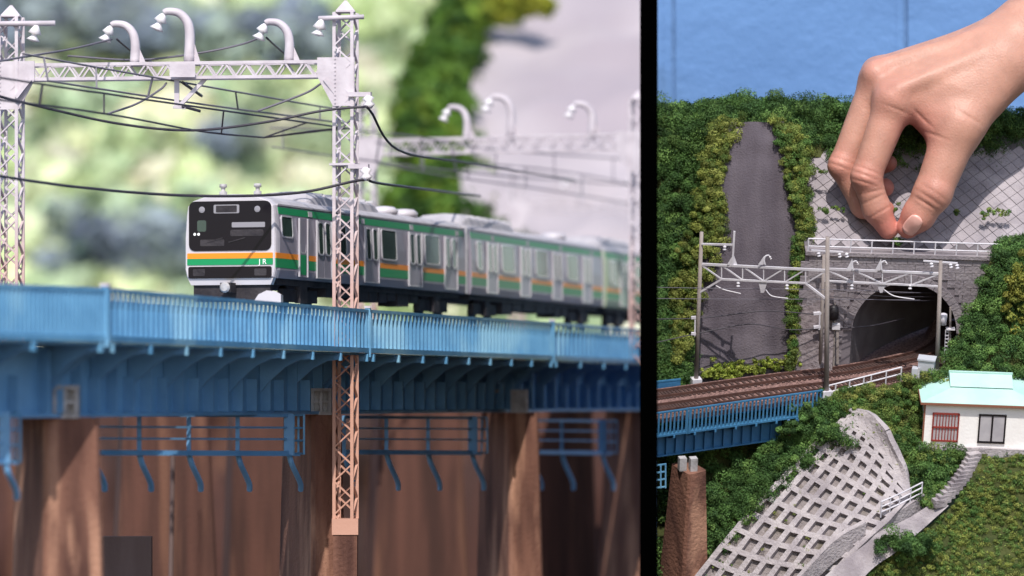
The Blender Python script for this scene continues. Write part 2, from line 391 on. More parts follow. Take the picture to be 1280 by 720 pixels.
# --- inspection galleries hung below the girders
def gallery(pxs, y0, y1, d, thick_end, label, legs=True):
    T = thing('inspection_gallery', label, 'gallery', L(pxs[0], y1, d[0]), M_LEFT, 'blue inspection galleries under the bridge')
    dd = lambda px: d[0] + (d[1] - d[0]) * (px - pxs[0]) / (pxs[-1] - pxs[0])
    for f, wd in ((0.03, .1), (.33, .06), (.62, .06), (.97, .14)):
        y = y0 + (y1 - y0) * f
        part(T, 'gallery_rail', MB().bar(L(pxs[0], y, dd(pxs[0])), L(pxs[-1], y + 1, dd(pxs[-1])), wd, wd), M['blue_lifted'])
    for px in pxs:
        big = px == pxs[-1] and thick_end
        wd = .28 if big else .12
        part(T, 'gallery_post', MB().bar(L(px, y0, dd(px)), L(px, y1 + 2, dd(px)), wd, wd), M['blue_lifted'])
        part(T, 'gallery_strut', MB().tube(smooth_line([L(px, y1, dd(px)), L(px + 4, y1 + 14, dd(px)), L(px + 14, y1 + 36, dd(px) + .6), L(px + 15, y1 + 46, dd(px) + .8)], 4), .085, 6), M['blue_lifted'])
    if thick_end:
        px = pxs[-1]; e = part(T, 'end_frame', MB().bar(L(px + 6, y0 + 1, dd(px)), L(px + 6, y1 + 1, dd(px)), .06, .06), M['blue'])
        for f in (0, .33, .66, 1.0):
            y = y0 + 2 + (y1 - y0 - 2) * f; part(e, 'frame_bar', MB().bar(L(px + 4, y, dd(px)), L(px + 19, y, dd(px) + 1.0), .06, .06), M['blue'])
        for f in (12, 19): part(e, 'frame_bar', MB().bar(L(px + f, y0 + 1, dd(px) + .7), L(px + f, y1 + 1, dd(px) + .7), .06, .06), M['blue'])
    part(T, 'gallery_floor', MB().bar(L(pxs[0], y1 + 1, dd(pxs[0]) + .5), L(pxs[-1], y1 + 2, dd(pxs[-1]) + .5), .8, .05), M['blue_lifted'])
gallery([116, 174, 236, 297, 361], 517, 567, (111, 121), True, 'blue pipe gallery with small end frame under the sharp span')
gallery([430, 483, 535, 590], 520, 566, (131, 142), True, 'blue pipe gallery right of the lattice mast foot')
gallery([662, 702, 752], 524, 566, (152, 160), True, 'blurred blue gallery nearest the divider')
gallery([-60, -25, 6], 515, 577, (98, 100), True, 'blue gallery end frame cut off at the left edge')
# grey panel and thin pole at the bank
single('concrete_panel', MB().box(L(151, 722, 119), (1.85, .4, 2.45)), M['brownconc'], 'dull grey brown panel standing low behind the left pier', 'panel', M_LEFT)
single('thin_pole', MB().tube([L(213, 720 + 50, 140), L(216, 570, 140)], .08, 8), M['brownconc'], 'thin dull pole in front of the brown bank', 'pole', M_LEFT)

# --- lattice catenary portals
def lattice_mast(T, x, d, z0, z1, wd=.58, bw=.075, m=None, step=.52, simple=False, skip=()):
    m = m or M['mast']; h = wd / 2; th = R(-14)
    a = Vector((math.cos(th), math.sin(th), 0)) * h; b = Vector((-math.sin(th), math.cos(th), 0)) * h
    cn = [Vector((x, d, 0)) - a - b, Vector((x, d, 0)) + a - b, Vector((x, d, 0)) + a + b, Vector((x, d, 0)) - a + b]
    for c in cn: part(T, 'corner_post', MB().bar(c + Vector((0, 0, z0)), c + Vector((0, 0, z1)), bw * 1.35, bw * 1.35, up=Vector((0, 1, 0))), m)
    nlev = int((z1 - z0) / step); jm = MB()
    for f in range(4):
        c0, c1 = cn[f], cn[(f + 1) % 4]
        for i in range(nlev):
            za = z0 + (z1 - z0) * i / nlev; zb = z0 + (z1 - z0) * (i + 1) / nlev
            s, e = (c0, c1) if i % 2 else (c1, c0)
            p, q = s + Vector((0, 0, za)), e + Vector((0, 0, zb))
            if simple or f >= 2: jm.bar(p, q, bw, bw * .6)
            else: piece(T, 'lattice_bar', p, q, bw, bw * .6, m)
    part(T, 'rear_lattice', jm, m, kind='stuff')
    return cn
def gooseneck(T, base, k=1.0, flip=1, wdt=.17, m=None, tall=0):
    m = m or M['white']; b = Vector(base); k2 = k
    path = [b, b + Vector((0.02, 0, .55 + tall)), b + Vector((-.06, 0, .95 + tall)), b + Vector((-.3, 0, 1.2 + tall)), b + Vector((-.62, 0, 1.25 + tall)), b + Vector((-.74, 0, 1.2 + tall))]
    path = [b + Vector(((p - b).x * flip, 0, (p - b).z)) * k2 for p in path]
    sm = smooth_line(path, 4); n_ = len(sm)
    g_ = part(T, 'gooseneck', MB().tube(sm, [wdt * k2 * (1.0 - .45 * i / (n_ - 1)) for i in range(n_)], 7), m, True)
    e = path[-1]; ax = Vector((-.45 * flip, 0, -1)).normalized()
    ins = MB().lathe([(.05*k, 0), (.1*k, .06*k), (.2*k, .24*k), (.08*k, .28*k), (.1*k, .36*k), (.22*k, .5*k), (.06*k, .54*k)], e - Vector((0, 0, .02)), ax, 10)
    part(g_, 'insulator', ins, M['insul'], True)
    part(g_, 'stay_plate', MB().prism([b + Vector((-.12 * flip, -.03, 0)), b + Vector((.36 * flip, -.03, 0)), b + Vector((.03 * flip, -.03, .75 * k + tall))], (0, .06, 0)), m)
    return e + ax * .5 * k
def portal(x0, d0, x1, d1, zb, zt, zm, label, hooks, mast_lo, simple=False, gr=None):
    T = thing('catenary_portal', label, 'catenary portal', (x1, d1, mast_lo[1]), M_LEFT, gr)
    A = Vector((x0, d0, 0)); B = Vector((x1, d1, 0)); ax = (B - A).normalized(); pn = Vector((-ax.y, ax.x, 0))
    for (p, lo) in ((A, mast_lo[0]), (B, mast_lo[1])):
        lattice_mast(T, p.x, p.y, lo, zm, simple=simple)
        cap = part(T, 'mast_cap', MB().lathe([(.42, 0), (.42, .05), (.05, .38)], (p.x, p.y, zm), n=4), M['white'])
    for s in (-.24, .24):
        for z in (zb, zt): part(T, 'beam_chord', MB().bar(A + pn * s + Vector((0, 0, z)), B + pn * s + Vector((0, 0, z)), .1, .1), M['white'])
    Lb = (B - A).length; nd = 34; jm = MB()
    for side, s in ((0, -.24), (1, .24)):
        for i in range(nd):
            p = A + ax * Lb * i / nd + pn * s + Vector((0, 0, zb if i % 2 else zt)); q_ = A + ax * Lb * (i + 1) / nd + pn * s + Vector((0, 0, zt if i % 2 else zb))
            if side or simple: jm.bar(p, q_, .07, .05)
            else: piece(T, 'beam_lattice_bar', p, q_, .07, .05, M['white'])
    part(T, 'rear_beam_lattice', jm, M['white'], kind='stuff')
    for p, sg in ((A, 1), (B, -1)):
        g0 = p - pn * .33
        gp = part(T, 'gusset_plate', MB().prism([g0 - ax * .34 + Vector((0, 0, zt + .12)), g0 + ax * (.34 + (.5 if sg > 0 else -.02) ) * 1 + Vector((0, 0, zt + .12)), g0 + ax * (.34 + (.5 if sg > 0 else 0)) + Vector((0, 0, zb - .02)), g0 + ax * .34 * 1 + Vector((0, 0, zb - .95)), g0 - ax * .34 + Vector((0, 0, zb - .95))] if sg > 0 else
            [g0 + ax * .34 + Vector((0, 0, zt + .12)), g0 - ax * .84 + Vector((0, 0, zt + .12)), g0 - ax * .84 + Vector((0, 0, zb - .02)), g0 - ax * .34 + Vector((0, 0, zb - .95)), g0 + ax * .34 + Vector((0, 0, zb - .95))], pn * .05), M['white'])
        if not simple:
            rv = MB()
            for i in range(14):
                for xx in (-.27, .27): rv.lathe([(.028, 0), (.028, .03)], g0 + ax * xx - pn * .0 + Vector((0, 0, zb - .85 + i * .125)), -pn, 6)
            part(gp, 'rivets', rv, M['white'], kind='stuff')
    ends = []
    for (f, k, tall) in hooks:
        ends.append(gooseneck(T, A + ax * Lb * f + Vector((0, 0, zt + .03)), k, 1, tall=tall))
    return T, A, B, ax, pn, ends
near_x, near_d = L(432, 0, 125).x, 125.0
far_x, far_d = L(14, 0, 126.5).x, 126.5
zb, zt = (HY - 97) / F * 125.5, (HY - 79) / F * 125.5
T, A, B, ax, pn, ends = portal(far_x, far_d, near_x, near_d, zb, zt, 12.1, 'off white lattice catenary portal in sharp focus in front of the train', [(.372, 1.0, 0), (.535, 1.08, .25), (.832, 1.0, 0)], (1.4, -4.1), gr='lattice catenary portals')
part(T, 'pedestal', MB().box((near_x, near_d, -6.6), (.75, .75, 5.2)), M['pier'])
part(T, 'base_plate', MB().box((near_x, near_d, -3.95), (.82, .82, .5)), M['mast'])
part(T, 'cross_arm', MB().tube([L(398, 23, 124.6), L(455, 21, 124.6)], .075, 8), M['white'], True)
part(T, 'cross_arm', MB().tube([L(-30, 30, 126), L(69, 29, 126)], .085, 8), M['white'], True)
for px, py, d in ((402, 24, 124.6), (46, 31, 126)):
    part(T, 'insulator', MB().lathe([(.05, 0), (.09, .05), (.22, .28), (.07, .32), (.1, .38), (.22, .5), (.05, .54)], L(px, py, d), Vector((-.25, 0, -1)), 10), M['insul'], True)
part(T, 'collar', MB().box((near_x, near_d, 7.35), (.82, .82, .07), R(-14)), M['white'])
for (px, py) in ((452, 118), (449, 208)):
    br = part(T, 'side_bracket', MB().bar(L(436, py, 124.6), L(px + 12, py, 124.4), .14, .14), M['white'])
    part(br, 'insulator', MB().lathe([(.05, 0), (.2, .1), (.1, .2), (.2, .3), (.08, .42)], L(px + 8, py + 1, 124.4), Vector((.1, 0, -1)), 9), M['insul'], True)
hs = part(T, 'hanging_support', MB().bar(L(221, 97, 125.6), L(221, 134, 125.6), .15, .15), M['white'])
part(hs, 'support_brace', MB().bar(L(259, 96, 125.6), L(224, 133, 125.6), .17, .12), M['white'])
part(hs, 'support_foot', MB().bar(L(216, 134, 125.6), L(232, 135, 125.6), .14, .08), M['white'])
part(T, 'centre_plate', MB().bar(L(212, 88, 125.1), L(244, 88, 125.1), .05, .42), M['white'])
part(T, 'knee_brace', MB().bar(L(20, 122, 126), L(38, 99, 126), .2, .12), M['white'])
part(T, 'knee_brace', MB().bar(L(424, 122, 124.8), L(406, 99, 124.8), .2, .12), M['white'])
# farther portals
T2, *_ = portal(L(458, 0, 163).x, 164, L(458, 0, 163).x + 11.0, 160, 10.05, 10.62, 12.0, 'blurred catenary portal farther back above the second car', [(.372, 1.0, 0), (.535, 1.08, .25), (.832, 1.0, 0)], (1.4, 1.4), True, 'lattice catenary portals')
T3, *_ = portal(L(646, 0, 215).x, 215, L(646, 0, 215).x + 11.5, 212, 10.05, 10.62, 12.2, 'most distant blurred catenary portal above the rear of the train', [(.3, 1.0, 0), (.6, 1.0, 0)], (1.4, 1.4), True, 'lattice catenary portals')

# --- wires
def wire(label, pts, r=.03, m=None, n=8, gr='overhead wires of the bridge'):
    pts = [L(*p) for p in pts]; mb = MB().tube(smooth_line(pts, n), r, 5)
    return single('overhead_wire', mb, m or M['wire'], label, 'wire', M_LEFT, gr, smooth=True)
def catenary(label, up, lo, nd, gr='overhead wires of the bridge', r=.032, mm='wire'):
    T = thing('contact_line', label, 'contact line', L(*up[0]), M_LEFT, gr)
    a = smooth_line([L(*p) for p in up], 10); b = smooth_line([L(*p) for p in lo], 10)
    part(T, 'messenger_wire', MB().tube(a, r, 5), M[mm], True); part(T, 'contact_wire', MB().tube(b, r, 5), M[mm], True)
    for i in range(nd):
        f = (i + .5) / nd; p = a[int(f * (len(a) - 1))]
        q_ = min(b, key=lambda v: abs(v.x / v.y - p.x / p.y)); part(T, 'dropper', MB().bar(p, q_, .05, .05), M[mm])
catenary('dark contact line with droppers crossing below the beam to the mast', [(-40, 91, 110.5), (130, 117, 117), (400, 155.5, 133), (440, 161, 137)], [(-40, 120, 110.5), (130, 142, 117), (250, 164, 126), (330, 172, 131)], 7)
catenary('dark contact line running over the middle of the beam', [(28, 67, 119), (120, 84, 122), (245, 106, 127), (400, 133, 136), (430, 137, 138)], [(60, 101, 119), (130, 112, 122), (250, 130, 128), (400, 150, 136), (430, 154, 138)], 6, mm='wirel')
catenary('blurred contact line from the mast to the distant portal', [(338, 160, 150), (490, 167, 158), (620, 187, 164), (800, 200, 185)], [(340, 184, 150), (470, 202, 158), (620, 219, 164), (800, 232, 185)], 8, mm='wirel')
catenary('blurred contact line rising beyond the second car', [(470, 178, 160), (560, 200, 163), (700, 214, 172), (830, 238, 190)], [(470, 204, 160), (560, 220, 163), (700, 240, 172), (830, 262, 190)], 6, mm='wirel')
wire('thin grey wire strung between the gooseneck insulators left', [(-30, 82, 116), (30, 71, 120), (90, 61, 123), (140, 49, 125.5)], .034, M['wirel'])
wire('thin grey wire rising to the right gooseneck insulator', [(85, 70, 128), (170, 75, 127), (245, 67, 126.2), (300, 56, 126), (328, 46, 125.5)], .034, M['wirel'])
wire('short dark stay behind the left gooseneck', [(146, 49, 125.5), (170, 68, 130), (190, 78, 134)], .034)
wire('short dark stay behind the right gooseneck', [(333, 47, 125.5), (355, 66, 130), (380, 80, 134)], .034)
wire('black cable dipping below the beam and over the mast bracket', [(-30, 113, 118), (53, 134, 120), (150, 155, 122), (240, 163, 123.2), (330, 153, 124), (400, 139, 124.3), (450, 134, 124.3), (463, 139, 124.5), (497, 187, 128), (580, 203, 140), (720, 225, 165)], .042)
wire('black feeder cable sagging in front of the train cab window top', [(-20, 217, 112), (80, 232, 116), (200, 243, 120), (300, 245, 122), (380, 240, 123.5), (452, 225, 124.3), (480, 230, 127), (600, 245, 150)], .045)
wire('curved grey pull-off wire left of the hanging support', [(135, 142, 123), (170, 130, 124), (200, 112, 125), (208, 104, 125.4)], .036, M['wirel'])
wire('curved grey pull-off wire right of the hanging support', [(322, 139, 125), (352, 128, 125), (385, 115, 125), (402, 104, 124.8)], .036, M['wirel'])
wire('short dark rod beneath the hanging support', [(228, 133, 125.5), (250, 139, 126)], .05)
wire('short dark rod through the hanging support', [(228, 103, 125.5), (252, 120, 128)], .05)
# =================================================================== TRAIN
A0 = L(345, 0, 123.6); A1 = L(588, 0, 142.3); A2 = L(757, 0, 162.0)
for a in (A0, A1, A2): a.z = ZR
def rounded_rect(w_, h_, r, n=4):
    pts = []
    for cx, cy, a0 in ((w_/2 - r, h_/2 - r, 0), (-w_/2 + r, h_/2 - r, 90), (-w_/2 + r, -h_/2 + r, 180), (w_/2 - r, -h_/2 + r, 270)):
        for k in range(n + 1):
            a = R(a0 + 90 * k / n); pts.append((cx + r * math.cos(a), cy + r * math.sin(a)))
    return pts
W = 3.04
def body_profile():                              # (y inwards, z)
    pts = [(0.06, 1.05), (0.0, 1.3), (0.0, 2.3), (0.05, 3.05), (0.09, 3.30), (.25, 3.46), (.6, 3.58), (1.0, 3.64), (W / 2, 3.66)]
    return pts + [(W - y, z) for y, z in reversed(pts[:-1])]
def train_car(P, Q, label, cab=False, ms='silver', doors=None, wins=None, ac=None, vents=(), band='green'):
    v = Q - P; v.z = 0; Lc = v.length - .45; t = v.normalized(); n_in = Vector((-t.y, t.x, 0))
    rot = Matrix((t, n_in, Vector((0, 0, 1)))).transposed()
    T = thing('train_car', label, 'train car', P, M_LEFT, 'cars of the commuter train', rot)
    prof = body_profile(); x0 = .32 if cab else 0.2
    b = MB().prism([(x0, y, z) for y, z in prof], (Lc - x0, 0, 0)); part(T, 'car_body', b, M[ms])
    rf = [(y, z) for y, z in prof if z > 3.28]
    part(T, 'roof', MB().prism([(x0 - .004, y, z + .012) for y, z in rf] , (Lc - x0 + .008, 0, 0)), M['roofgrey'])
    for z in (3.33, ): part(T, 'gutter', MB().box(((x0 + Lc) / 2, .085, z), (Lc - x0, .05, .05)), M['roofgrey'])
    part(T, 'end_trim', MB().box((Lc - .03, -.012, 2.2), (.1, .03, 2.3)), M['trim'])
    wall_y = lambda z: 0 if z < 2.3 else (z - 2.3) / .75 * .05
    def strip(name, xa, xb, za, zc, m, proud=.008):
        part(T, name, MB().prism([(xa, wall_y(za) - proud, za), (xb, wall_y(za) - proud, za), (xb, wall_y(zc) - proud, zc), (xa, wall_y(zc) - proud, zc)], (0, .03, 0)), m)
    def opening(parent, xa, xb, za, zc, proud, frame=True):
        c = ((xa + xb) / 2, (za + zc) / 2); rr = rounded_rect(xb - xa, zc - za, .09, 3)
        g_ = part(parent, 'window_pane', MB().prism([(c[0] + x, wall_y(c[1] + z) - proud, c[1] + z) for x, z in rr], (0, .02, 0)), M['glass'])
        if frame:
            ro = rounded_rect(xb - xa + .1, zc - za + .1, .12, 3); k = len(rr); mb = MB()
            P_ = [(c[0] + x, wall_y(c[1] + z) - proud - .014, c[1] + z) for x, z in rr] + [(c[0] + x, wall_y(c[1] + z) - proud - .014, c[1] + z) for x, z in ro] + [(c[0] + x, wall_y(c[1] + z) - proud + .02, c[1] + z) for x, z in ro] + [(c[0] + x, wall_y(c[1] + z) - proud + .002, c[1] + z) for x, z in rr]
            fs = [(i, (i + 1) % k, k + (i + 1) % k, k + i) for i in range(k)] + [(k + i, k + (i + 1) % k, 2 * k + (i + 1) % k, 2 * k + i) for i in range(k)] + [(3 * k + i, 3 * k + (i + 1) % k, (i + 1) % k, i) for i in range(k)]
            mb.poly(P_, fs); part(g_ if parent is T else parent, 'window_frame', mb, M['trim'])
        return g_
    # bands
    edges = [x0 + .02] + sorted(sum([[d - .68, d + .68] for d in doors], [])) + [Lc - .1]
    if cab: edges = [.0] + [2.0 - .02, 2.75] + edges[1:]
    for i in range(0, len(edges) - 1, 2):
        strip('orange_band', edges[i], edges[i+1], 1.66, 1.83, M['orange']); strip('green_band', edges[i], edges[i+1], 1.37, 1.655, M['green'])
    strip('upper_green_band', x0 + .03, Lc - .12, 3.04, 3.25, M['green'])
    for k in range(4):
        xx = 3 + k * 5.0
        if xx < Lc - 1: strip('vent_plate', xx, xx + .35, 3.06, 3.23, M['roofgrey'], .02)
    for d in doors:
        for s in (-1, 1):
            xa, xb = (d - .66, d - .01) if s < 0 else (d + .01, d + .66)
            D = part(T, 'door_leaf', MB().prism([(xa, -.034, 1.16), (xb, -.034, 1.16), (xb, wall_y(2.98) - .034, 2.98), (xa, wall_y(2.98) - .034, 2.98)], (0, .03, 0)), M[ms])
            opening(D, xa + .14, xb - .12, 1.92, 2.9, .052)
        for x in (d - .69, d + .69): part(T, 'door_edge', MB().box((x, -.03, 2.06), (.045, .06, 1.84)), M['trim'])
        part(T, 'door_sill', MB().box((d, -.025, 1.15), (1.42, .05, .04)), M['trim'])
    for (xa, xb) in wins: opening(T, xa, xb, 1.98, 2.93, .034)
    if cab:
        opening(T, .55, 1.45, 2.36, 2.96, .02)
        D = part(T, 'cab_door', MB().box((2.37, -.012, 2.05), (.7, .03, 1.84)), M[ms])
        opening(D, 2.15, 2.6, 1.92, 2.9, .02); part(D, 'door_band', MB().box((2.37, -.03, 1.52), (.5, .012, .62)), M['green'])
        for x in (2.0, 2.74): part(T, 'door_edge', MB().box((x, -.03, 2.06), (.045, .06, 1.84)), M['trim'])
    # roof fittings
    for (xa, xb) in ac:
        pr = [(.42, 3.5), (.5, 3.78), (.75, 3.95), (1.43, 4.0), (2.11, 3.95), (2.36, 3.78), (2.44, 3.5)]
        m_ = MB(); secs = [(xa, .72), (xa + .5, .93), (xa + 1.0, 1), (xb - 1.0, 1), (xb - .5, .93), (xb, .72)]
        pts = [(x, 1.43 + (y - 1.43) * (0.8 + .2 * s), 3.5 + (z - 3.5) * (s if s < 1 else 1) * (1 if .8 < s else .55)) for x, s in secs for y, z in pr]; k = len(pr)
        m_.poly(pts, [(i * k + j, i * k + j + 1, (i + 1) * k + j + 1, (i + 1) * k + j) for i in range(5) for j in range(k - 1)] + [tuple(range(k)), tuple(5 * k + j for j in reversed(range(k)))])
        A_ = part(T, 'air_conditioner', m_, M['roofgrey'])
        for i in range(7):
            x = xa + 1.0 + (xb - xa - 2.0) * i / 6; part(A_, 'grille_rib', MB().box((x, .62, 3.88), (.08, .5, .06)), M['trim'])
    for x in vents: part(T, 'roof_vent', MB().lathe([(.48, 0), (.5, .12), (.36, .24), (.1, .27)], (x, .95, 3.6), n=12), M['facewhite'], True)
    # underframe
    for x in (2.9, Lc - 2.9):
        bg_ = part(T, 'bogie', MB().box((x, .35, .55), (3.1, .16, .4)), M['under'])
        for dx in (-1.05, 1.05): part(bg_, 'wheel', MB().lathe([(.43, 0), (.43, .1), (.36, .12)], (x + dx, .42, .43), Vector((0, 1, 0)), 16), M['under'], True)
        part(bg_, 'spring', MB().box((x, .25, .6), (.6, .2, .55)), M['under'])
    xx = 5.0
    while xx < Lc - 5.6:
        ww = random.uniform(.9, 1.9); hh = random.uniform(.4, .62); part(T, 'equipment_box', MB().box((xx + ww / 2, .55, 1.03 - hh / 2), (ww - .15, .7, hh)), M['under']); xx += ww
    part(T, 'underfloor', MB().box((Lc / 2, W / 2, .95), (Lc - .8, W - .3, .18)), M['under'])
    part(T, 'gangway', MB().box((Lc + .2, W / 2, 2.1), (.5, 1.3, 2.1)), M['under'])
    if cab:
        # front mask: rounded white frame
        def face(x, sc_, dz=0): return [(x, W / 2 + (y - W / 2) * sc_, 2.3 + (z - 2.3) * sc_ + dz) for y, z in prof]
        secs = [face(x0 + .01, 1.004), face(.14, .998), face(.04, .985), face(0.0, .965)]; k = len(prof); pts = [p for s in secs for p in s]
        part(T, 'front_mask', MB().poly(pts, [(i * k + j, i * k + (j + 1) % k, (i + 1) * k + (j + 1) % k, (i + 1) * k + j) for i in range(3) for j in range(k)] + [tuple(3 * k + j for j in range(k))]), M['facewhite'])
        cy = W / 2
        def fplate(name, y0, y1, z0, z1, m, x=0, r=.1, th=.03, par=None):
            rr = rounded_rect(y1 - y0, z1 - z0, r, 4); return part(par or T, name, MB().prism([(x - th, (y0 + y1) / 2 + a, (z0 + z1) / 2 + b_) for a, b_ in rr], (th, 0, 0)), m)
        ws = fplate('windscreen', .15, W - .16, 1.9, 3.44, M['glassblack'], 0, .2, .03)
        db = fplate('destination_box', 1.2, 2.05, 3.06, 3.33, M['lamp'], -.031, .04, .012, ws); fplate('destination_blind', 1.28, 1.97, 3.09, 3.3, M['under'], -.043, .03, .006, ws)
        for y in (.6, W - .6): part(ws, 'marker_lamp', MB().lathe([(.1, 0), (.1, .02), (.05, .03)], (-.031, y, 3.18), Vector((-1, 0, 0)), 12), M['lamp'])
        for y in (1.0, 1.75): part(ws, 'wiper', MB().bar((-.04, y, 2.3), (-.04, y + .55, 2.16), .02, .03), M['under'])
        [part(ws, 'cab_lamp', MB().lathe([(.045, 0), (.045, .012)], (-.033, y, 2.42), Vector((-1, 0, 0)), 10), M['letter']) for y in (2.55, 2.68)]; fplate('cab_seat_back', 2.3, 2.6, 2.5, 2.85, M['glass'], -.031, .06, .004, ws); fplate('sun_blind', .35, 1.45, 2.62, 2.78, M['lamp'], -.031, .03, .003, ws)
        fplate('dash_panel', 1.7, 2.5, 2.05, 2.25, M['under'], -.031, .03, .006, ws); fplate('cab_partition', .4, 1.5, 2.35, 2.55, M['under'], -.031, .05, .004, ws)
        fplate('front_orange_band', .0 + .1, W - .1, 1.66, 1.83, M['orange'], -.002, .02, .02); fplate('front_green_band', .1, W - .1, 1.46, 1.655, M['green'], -.002, .02, .02)
        lp = fplate('lamp_panel', .14, W - .14, 1.06, 1.41, M['glassblack'], -.002, .06, .03)
        for y in (.5, W - .5): fplate('headlamp', y - .2, y + .2, 1.12, 1.34, M['under'], -.033, .04, .01, lp)
        sk = part(T, 'front_skirt', MB().prism([(.03, .1, 1.05), (.03, W - .1, 1.05), (.06, W - .2, .84), (.06, .2, .84)], (.25, 0, 0)), M['facewhite'])
        cp = part(T, 'coupler', MB().box((-.15, cy, .75), (.5, .34, .3)), M['under']); part(cp, 'coupler_head', MB().lathe([(.14, 0), (.17, .1), (.12, .16)], (-.35, cy, .75), Vector((-1, 0, 0)), 12), M['steelgrey'])
        part(T, 'pilot', MB().box((.25, cy, .62), (.2, W - .5, .6)), M['under'])
        for y in (.95, 2.1): part(T, 'roof_antenna', MB().lathe([(.13, 0), (.13, .18), (.07, .2), (.07, .3), (.13, .32), (.12, .42)], (.9, y, 3.6), n=8), M['steelgrey'], True)
        # the white operator letters on the green band
        for ch, off in (('J', .56), ('R', .44)):
            cu = bpy.data.curves.new('letter', 'FONT'); cu.body = ch; cu.size = .23; cu.extrude = .004
            to = bpy.data.objects.new('tmp', cu); C.objects.link(to); dg = bpy.context.evaluated_depsgraph_get(); me = bpy.data.meshes.new_from_object(to.evaluated_get(dg)); bpy.data.objects.remove(to)
            me.materials.clear(); me.materials.append(M['letter']); lo = link('letter', me, None, T)
            lo.matrix_local = Matrix.Translation((-.03, off, 1.475)) @ Matrix(((0, 0, -1), (-1, 0, 0), (0, 1, 0))).to_4x4()
    return T
train_car(A0, A1, 'silver cab car with black windscreen and orange and green bands, front of train', True, doors=[4.3, 8.9, 13.4, 17.3], wins=[(5.6, 6.4), (9.95, 11.4), (14.5, 16.0)], ac=[(4.2, 11.2)], vents=(12.9, 15.0))
train_car(A1, A2, 'second silver car coupled directly behind the cab car', doors=[2.9, 7.6, 12.4, 17.2], wins=[(.9, 1.5), (4.3, 6.0), (9.2, 10.9), (14.0, 15.7)], ac=[(.7, 8.0)], vents=(15.6,))
A3 = A2 + (A2 - A1).normalized() * 20
train_car(A2, A3, 'third car with greenish body, blurred beside the divider', False, 'silver2', doors=[3.2, 16.5], wins=[(1.0, 1.8), (5.5, 8), (9, 11.5), (12.5, 15)], ac=[(.8, 7)], vents=())
single('white_lineside_block', MB().prism([L(317, 377, 121), L(323, 368, 121), L(333, 363, 121), L(344, 364, 121), L(351, 368, 121), L(351, 380, 121), L(317, 380, 121)], (0, 1.2, 0)), M['facewhite'], 'white sloped block on the bridge deck below the cab corner', 'block', M_LEFT)

# =================================================================== LEFT BACKGROUND (out of focus hillside and garden)
M['earth'] = mat('dark_earth', srgb('3a3c22'), 0.95, srgb('2a3018'), 4, 0.5, 20)
M['slopegrey'] = mat('far_slope_concrete', srgb('aea4a8'), 0.85, srgb('9f969a'), .5, 0.3, 10, third=srgb('9c9197'), tscale=.25)
M['garden_green'] = mat('pale_garden_green', srgb('b2c094'), 0.95, srgb('92a680'), .09, third=srgb('c8cca8'), tscale=.06)  # pale mottled green of the garden bank
def ruled(name, left, right, m, panel, conv, kind='structure', nu=10, nv=24, amp=0.0, freq=.3, lab=None):
    a = smooth_line([conv(*p) for p in left], 8); b = smooth_line([conv(*p) for p in right], 8)
    def at(l, f): k = f * (len(l) - 1); i = min(int(k), len(l) - 2); return l[i].lerp(l[i+1], k - i)
    P = lambda u, v: at(a, v).lerp(at(b, v), u)
    mb = MB(); pts = []
    for j in range(nv + 1):
        for i in range(nu + 1):
            p = P(i / nu, j / nv); nn = amp * noise3(p * freq); pts.append(p + Vector((0, -nn, nn)))
    mb.poly(pts, [(j * (nu + 1) + i, j * (nu + 1) + i + 1, (j + 1) * (nu + 1) + i + 1, (j + 1) * (nu + 1) + i) for j in range(nv) for i in range(nu)])
    o = single(name, mb, m, panel=panel, kind=kind, smooth=True)
    if lab: o['label'] = lab
    return P
Lc_ = lambda px, py, d: L(px, py, d)
P = ruled('concrete_slope', [(590, 330, 225), (575, 200, 240), (600, 60, 262), (640, -60, 285)], [(900, 330, 225), (900, 200, 240), (900, 60, 262), (900, -60, 285)], M['slopegrey'], M_LEFT, Lc_, amp=1.2)
P = ruled('hillside', [(490, 340, 232), (498, 250, 236), (522, 130, 255), (550, 60, 265), (575, -40, 285)], [(660, 340, 222), (600, 250, 235), (565, 130, 250), (590, 50, 262), (700, -40, 280)], M['earth'], M_LEFT, Lc_)
pts = [P(rng.random(), rng.random()) + Vector(rng.normal(size=3) * .5) for _ in range(520)]
foliage('hillside_bushes', pts, rng.uniform(.7, 1.6, 520), .36, [srgb('55742a'), srgb('456424'), srgb('68802c'), srgb('385620')], 70, M_LEFT, 'green bushes covering the blurred hillside left of the concrete slope', 'bushes')
foliage('yellow_bush', [L(645 + rng.normal() * 20, 2 + rng.normal() * 9, 262) for _ in range(26)], rng.uniform(.7, 1.3, 26), .3, [srgb('8e9030'), srgb('7e882c')], 70, M_LEFT, 'yellow green bush at the top edge above the concrete slope', 'bush', kind=None)
